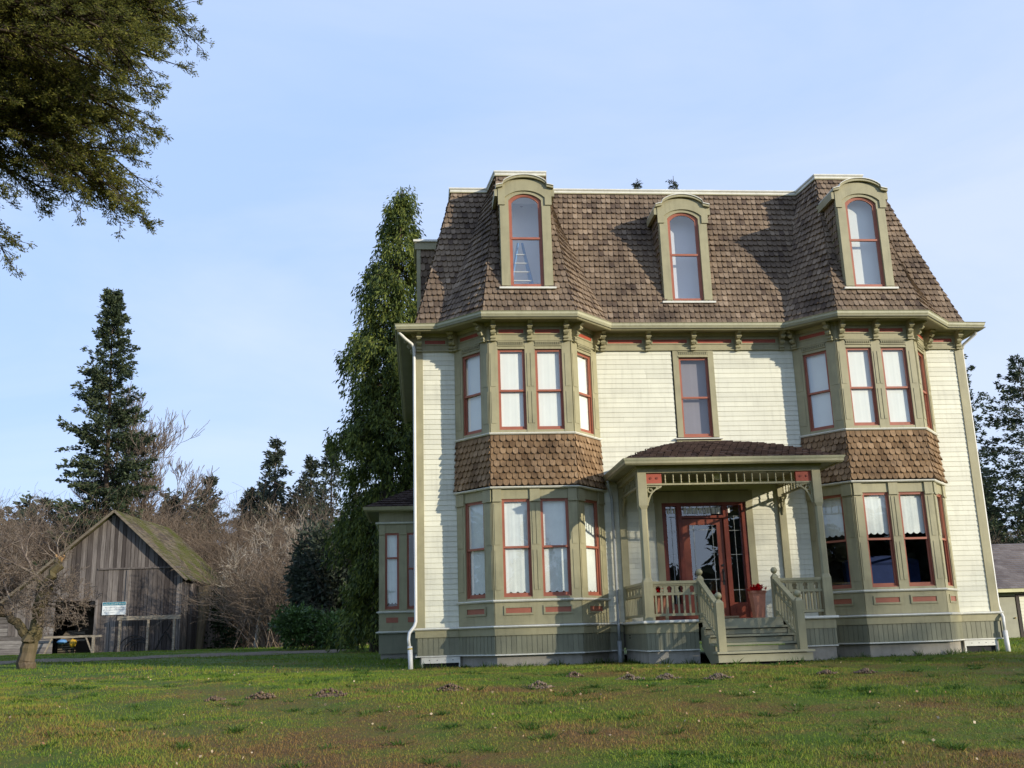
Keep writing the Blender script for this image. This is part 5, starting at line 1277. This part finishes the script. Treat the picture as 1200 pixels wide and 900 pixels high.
#@@GRASS@@
# trees behind the camera (reflected in the panes, one line of them shading the right side of the house)
farwood('rear_wood', -75, 48, -96, -74, 5.5, 9.5, 90, 9, 'dark evergreen wood facing the mansion across the lawn')
farwood('rear_wood', 26, 84, -72, -52, 10, 14.5, 60, 12, 'unseen evergreen wood added to darken reflections in the right bay panes')  # added out of view so the right bay glass reflects dark
farwood('added_side_wood', -96, -60, -45, 20, 7, 13, 60, 10, 'unseen evergreen wood added to darken reflections in the left-facing bay panes')  # unseen wood, added to darken reflections in left-facing chamfer panes
for i, (x, y, h, sd_, lab) in enumerate([(75.5, -58.5, 35, 301, 'bare tree on the sunny side of the lawn, the farther of the two'), (82.5, -56.5, 37, 303, 'bare tree on the sunny side of the lawn, the nearer of the two')]):
    bare_tree('bare_tree', (x, y), h, sd_, lab, trunk_h=.26, depth=6, kids=4, r=.45, spread=.55, up_=.07, rmin=.035, group='bare trees on the sunward side')
conifer('conifer', (9.2, -62), 11.5, 3.0, 311, 'single conifer facing the front door from across the lawn', whorl=.7, lsize=.4, per=4, step=.5)

# ================================================================ GRASS and litter
rs = np.random.RandomState(15)
def grass(name, n, xa, xb, ya, yb, h, w, seed, label):
    rs = np.random.RandomState(seed)
    y = rs.uniform(ya, yb, n); d = y+22.95; x = d*(np.interp(rs.rand(n), [0, 1], [xa, xb]))
    # clumping
    k = (np.sin(x*2.3+1.7*np.sin(y*1.4))+np.sin(y*3.1+x*.8)+rs.normal(0, 1.1, n)) > -1.3
    inhouse = (x > -.05) & (x < WH+.05) & (y > -.02) | ((x > BX[0]) & (x < BX[3]) | (x > BXR[0]) & (x < BXR[3])) & (y > -BP+.06) | ((x > 4.65) & (x < 8.5) & (y > -2.26))
    intrack = (np.abs(y-track_c(x)) < 2.8+.3*np.sin(x*1.7)+.25*np.sin(x*4.1)) & (x < -2.9)
    k &= ~inhouse & ~intrack; x = x[k]; y = y[k]; n = len(x); z = gz(x, y)
    H_ = h*rs.gamma(4, .25, n)*(1+.35*np.sin(x*1.1+y*.7)); a = rs.uniform(0, 6.283, n); ln = rs.uniform(.1, .9, n)*H_; b = rs.uniform(0, 6.283, n); ww = w*rs.uniform(.6, 1.4, n)/2
    p = np.stack([x, y, z-.005], -1); s = np.stack([np.cos(a)*ww, np.sin(a)*ww, 0*a], -1); tip_ = p+np.stack([np.cos(b)*ln, np.sin(b)*ln, H_], -1)
    V = np.stack([p-s, p+s, tip_], 1).reshape(-1, 3); o = npmesh(name, V, np.arange(n*3).reshape(-1, 3), M_blade, None, 3); tag(o, label, 'grass', kind='stuff')
grass('grass', 520000, -.46, .72, -14.5, -.1, .021, .0085, 1, 'short green and mossy grass of the front lawn')
grass('far_grass', 260000, -.46, .75, -.1, 36, .042, .016, 2, 'short grass beyond the mansion and around the track')
def tufts(name, pts, nb_, h, w, spread_, seed, label):
    rs = np.random.RandomState(seed); P_ = np.repeat(np.asarray(pts, float), nb_, 0); n = len(P_); x = P_[:, 0]+rs.normal(0, spread_, n); y = P_[:, 1]+rs.normal(0, spread_, n); z = gz(x, y)
    H_ = h*P_[:, 2]*rs.uniform(.4, 1.3, n); dx, dy = x-P_[:, 0], y-P_[:, 1]; a = rs.uniform(0, 6.283, n); ww = w*rs.uniform(.6, 1.4, n)/2
    p = np.stack([x, y, z-.01], -1); s_ = np.stack([np.cos(a)*ww, np.sin(a)*ww, 0*a], -1); t_ = p+np.stack([dx*1.5+rs.normal(0, .3, n)*H_, dy*1.5+rs.normal(0, .3, n)*H_, H_], -1)
    m_ = (p+t_)/2+np.array([0, 0, 1])*H_[:, None]*.12
    V = np.stack([p-s_, p+s_, m_+s_*.8, t_, m_-s_*.8], 1).reshape(-1, 3); o = npmesh(name, V, np.arange(n*5).reshape(-1, 5), M_tuft, None, 5); tag(o, label, 'grass', kind='stuff')
M_tuft = leaf_mat('tuft_blade', [(.030, .085, .012), (.065, .145, .020), (.14, .19, .035)], .3, .5)
rs = np.random.RandomState(8); pts = []
for k in range(340):
    y_ = rs.uniform(-14, 0); x_ = (y_+22.95)*rs.uniform(-.46, .72)
    if x_ > -.2 and y_ > -3.6: continue
    c_ = rs.randint(1, 5)
    for q in range(c_): pts.append((x_+rs.normal(0, .09), y_+rs.normal(0, .07), rs.uniform(.5, 1.25)))
tufts('grass_tufts', pts, 26, .055, .010, .030, 3, 'darker green tufts and weeds dotted over the lawn')
pts = []
for (a, b) in [((0, 0), (.93, -.02)), ((.93, -.02), (1.66, -.86)), ((1.66, -.86), (3.53, -.86)), ((3.53, -.86), (4.26, -.05)), ((4.26, -.05), (4.6, -.05)), ((4.6, -.05), (4.6, -2.3)), ((4.6, -2.3), (5.6, -2.3)), ((5.7, -3.5), (7.6, -3.5)), ((7.6, -2.3), (8.56, -2.3)), ((8.56, -2.3), (8.56, -.1)), ((8.6, -.05), (9.11, -.05)), ((9.11, -.05), (9.84, -.86)), ((9.84, -.86), (11.7, -.86)), ((11.7, -.86), (12.44, -.03)), ((12.44, -.03), (13.5, -.03)), ((-1.2, 6), (0, 5.9))]:
    L_ = math.dist(a, b); k_ = int(L_/.06)
    for q in range(k_):
        if rs.rand() < .62: f = rs.rand(); pts.append((a[0]+(b[0]-a[0])*f, a[1]+(b[1]-a[1])*f-rs.uniform(.01, .12), rs.choice([.5, .8, 1.3], p=[.5, .35, .15])))
tufts('edge_grass', pts, 14, .10, .011, .03, 4, 'longer grass growing against the foundation and steps')
# fallen leaves
n = 620; y = rs.uniform(-14, 3, n); x = (y+22.95)*rs.uniform(-.46, .72, n); k = ~((x > -.3) & (y > -3.7)); x, y = x[k], y[k]; z = gz(x, y)+.035; C = np.stack([x, y, z], -1)
D = rs.normal(0, 1, C.shape); D[:, 2] *= .25
o = leaves('fallen_leaves', C, D, .038, leaf_mat('dead_leaf', [(.18, .08, .03), (.30, .18, .09), (.52, .42, .28)], .1), None, rs, .8); tag(o, 'scattered pale and rusty fallen leaves on the lawn', 'leaves', kind='stuff')
M_soil = paint('mole_soil', (.15, .10, .062), .95, .4, 14., bump=.9, bscale=70); M_soil2 = paint('dry_soil', (.175, .128, .085), .95, .35, 14., bump=.9, bscale=70)
def mound(x, y, r_, h, seed, label, m):
    rs = random.Random(seed); z = gzf(x, y); mb = MB(); n, k = 22, 7; vs = []
    for i in range(k+1):
        q = i/k
        for j in range(n):
            t = 2*math.pi*j/n; rr_ = r_*(1-q)*(1+.18*math.sin(3*t+seed)+rs.uniform(-.10, .10)); vs.append((x+rr_*math.cos(t), y+rr_*.8*math.sin(t), z-.02+h*.65*(q**.8)*rs.uniform(.75, 1.15)))
    mb.add(vs, [(i*n+j, i*n+(j+1) % n, (i+1)*n+(j+1) % n, (i+1)*n+j) for i in range(k) for j in range(n)])
    for _ in range(70):
        t = rs.uniform(0, 6.28); q = r_*rs.uniform(.1, 1.25); s = rs.uniform(.008, .03); c = Vector((x+q*math.cos(t), y+q*.8*math.sin(t), z+.01+h*max(0, 1-q/r_)+.0))
        mb.add([c+Vector((s, 0, 0)), c+Vector((0, s, 0)), c+Vector((-s, 0, 0)), c+Vector((0, -s, 0)), c+Vector((0, 0, s)), c+Vector((0, 0, -s))], [(0, 1, 4), (1, 2, 4), (2, 3, 4), (3, 0, 4), (1, 0, 5), (2, 1, 5), (3, 2, 5), (0, 3, 5)])
    tag(mb.build('molehill', m), label, 'molehill', 'molehills across the lawn')
for i, (x, y, r_, h, lab, dry) in enumerate([
    (-2.93, -7.17, .13, .05, 'small brown molehill, leftmost on the lawn', 0), (-2.25, -7.17, .20, .075, 'brown molehill second from the left on the lawn', 0),
    (-1.25, -7.43, .24, .09, 'widest dark brown molehill, left of the mansion corner', 0), (.53, -7.06, .20, .08, 'reddish molehill in front of the left bay', 0),
    (1.87, -7.04, .20, .09, 'grey-brown molehill below the right edge of the left bay', 1), (2.62, -5.58, .15, .07, 'small dark molehill nearest the left bay', 0),
    (3.40, -6.37, .19, .075, 'pale molehill below the porch downspout', 1), (3.99, -6.40, .20, .075, 'pale molehill left of the porch steps', 1),
    (4.75, -6.73, .18, .08, 'pale molehill straight before the porch steps', 1), (6.57, -6.57, .13, .05, 'small dark molehill to the right of the porch', 0),
    (7.20, -6.61, .16, .06, 'dark molehill before the right bay', 0)]):
    mound(x, y, r_, h, i, lab, M_soil2 if dry else M_soil)
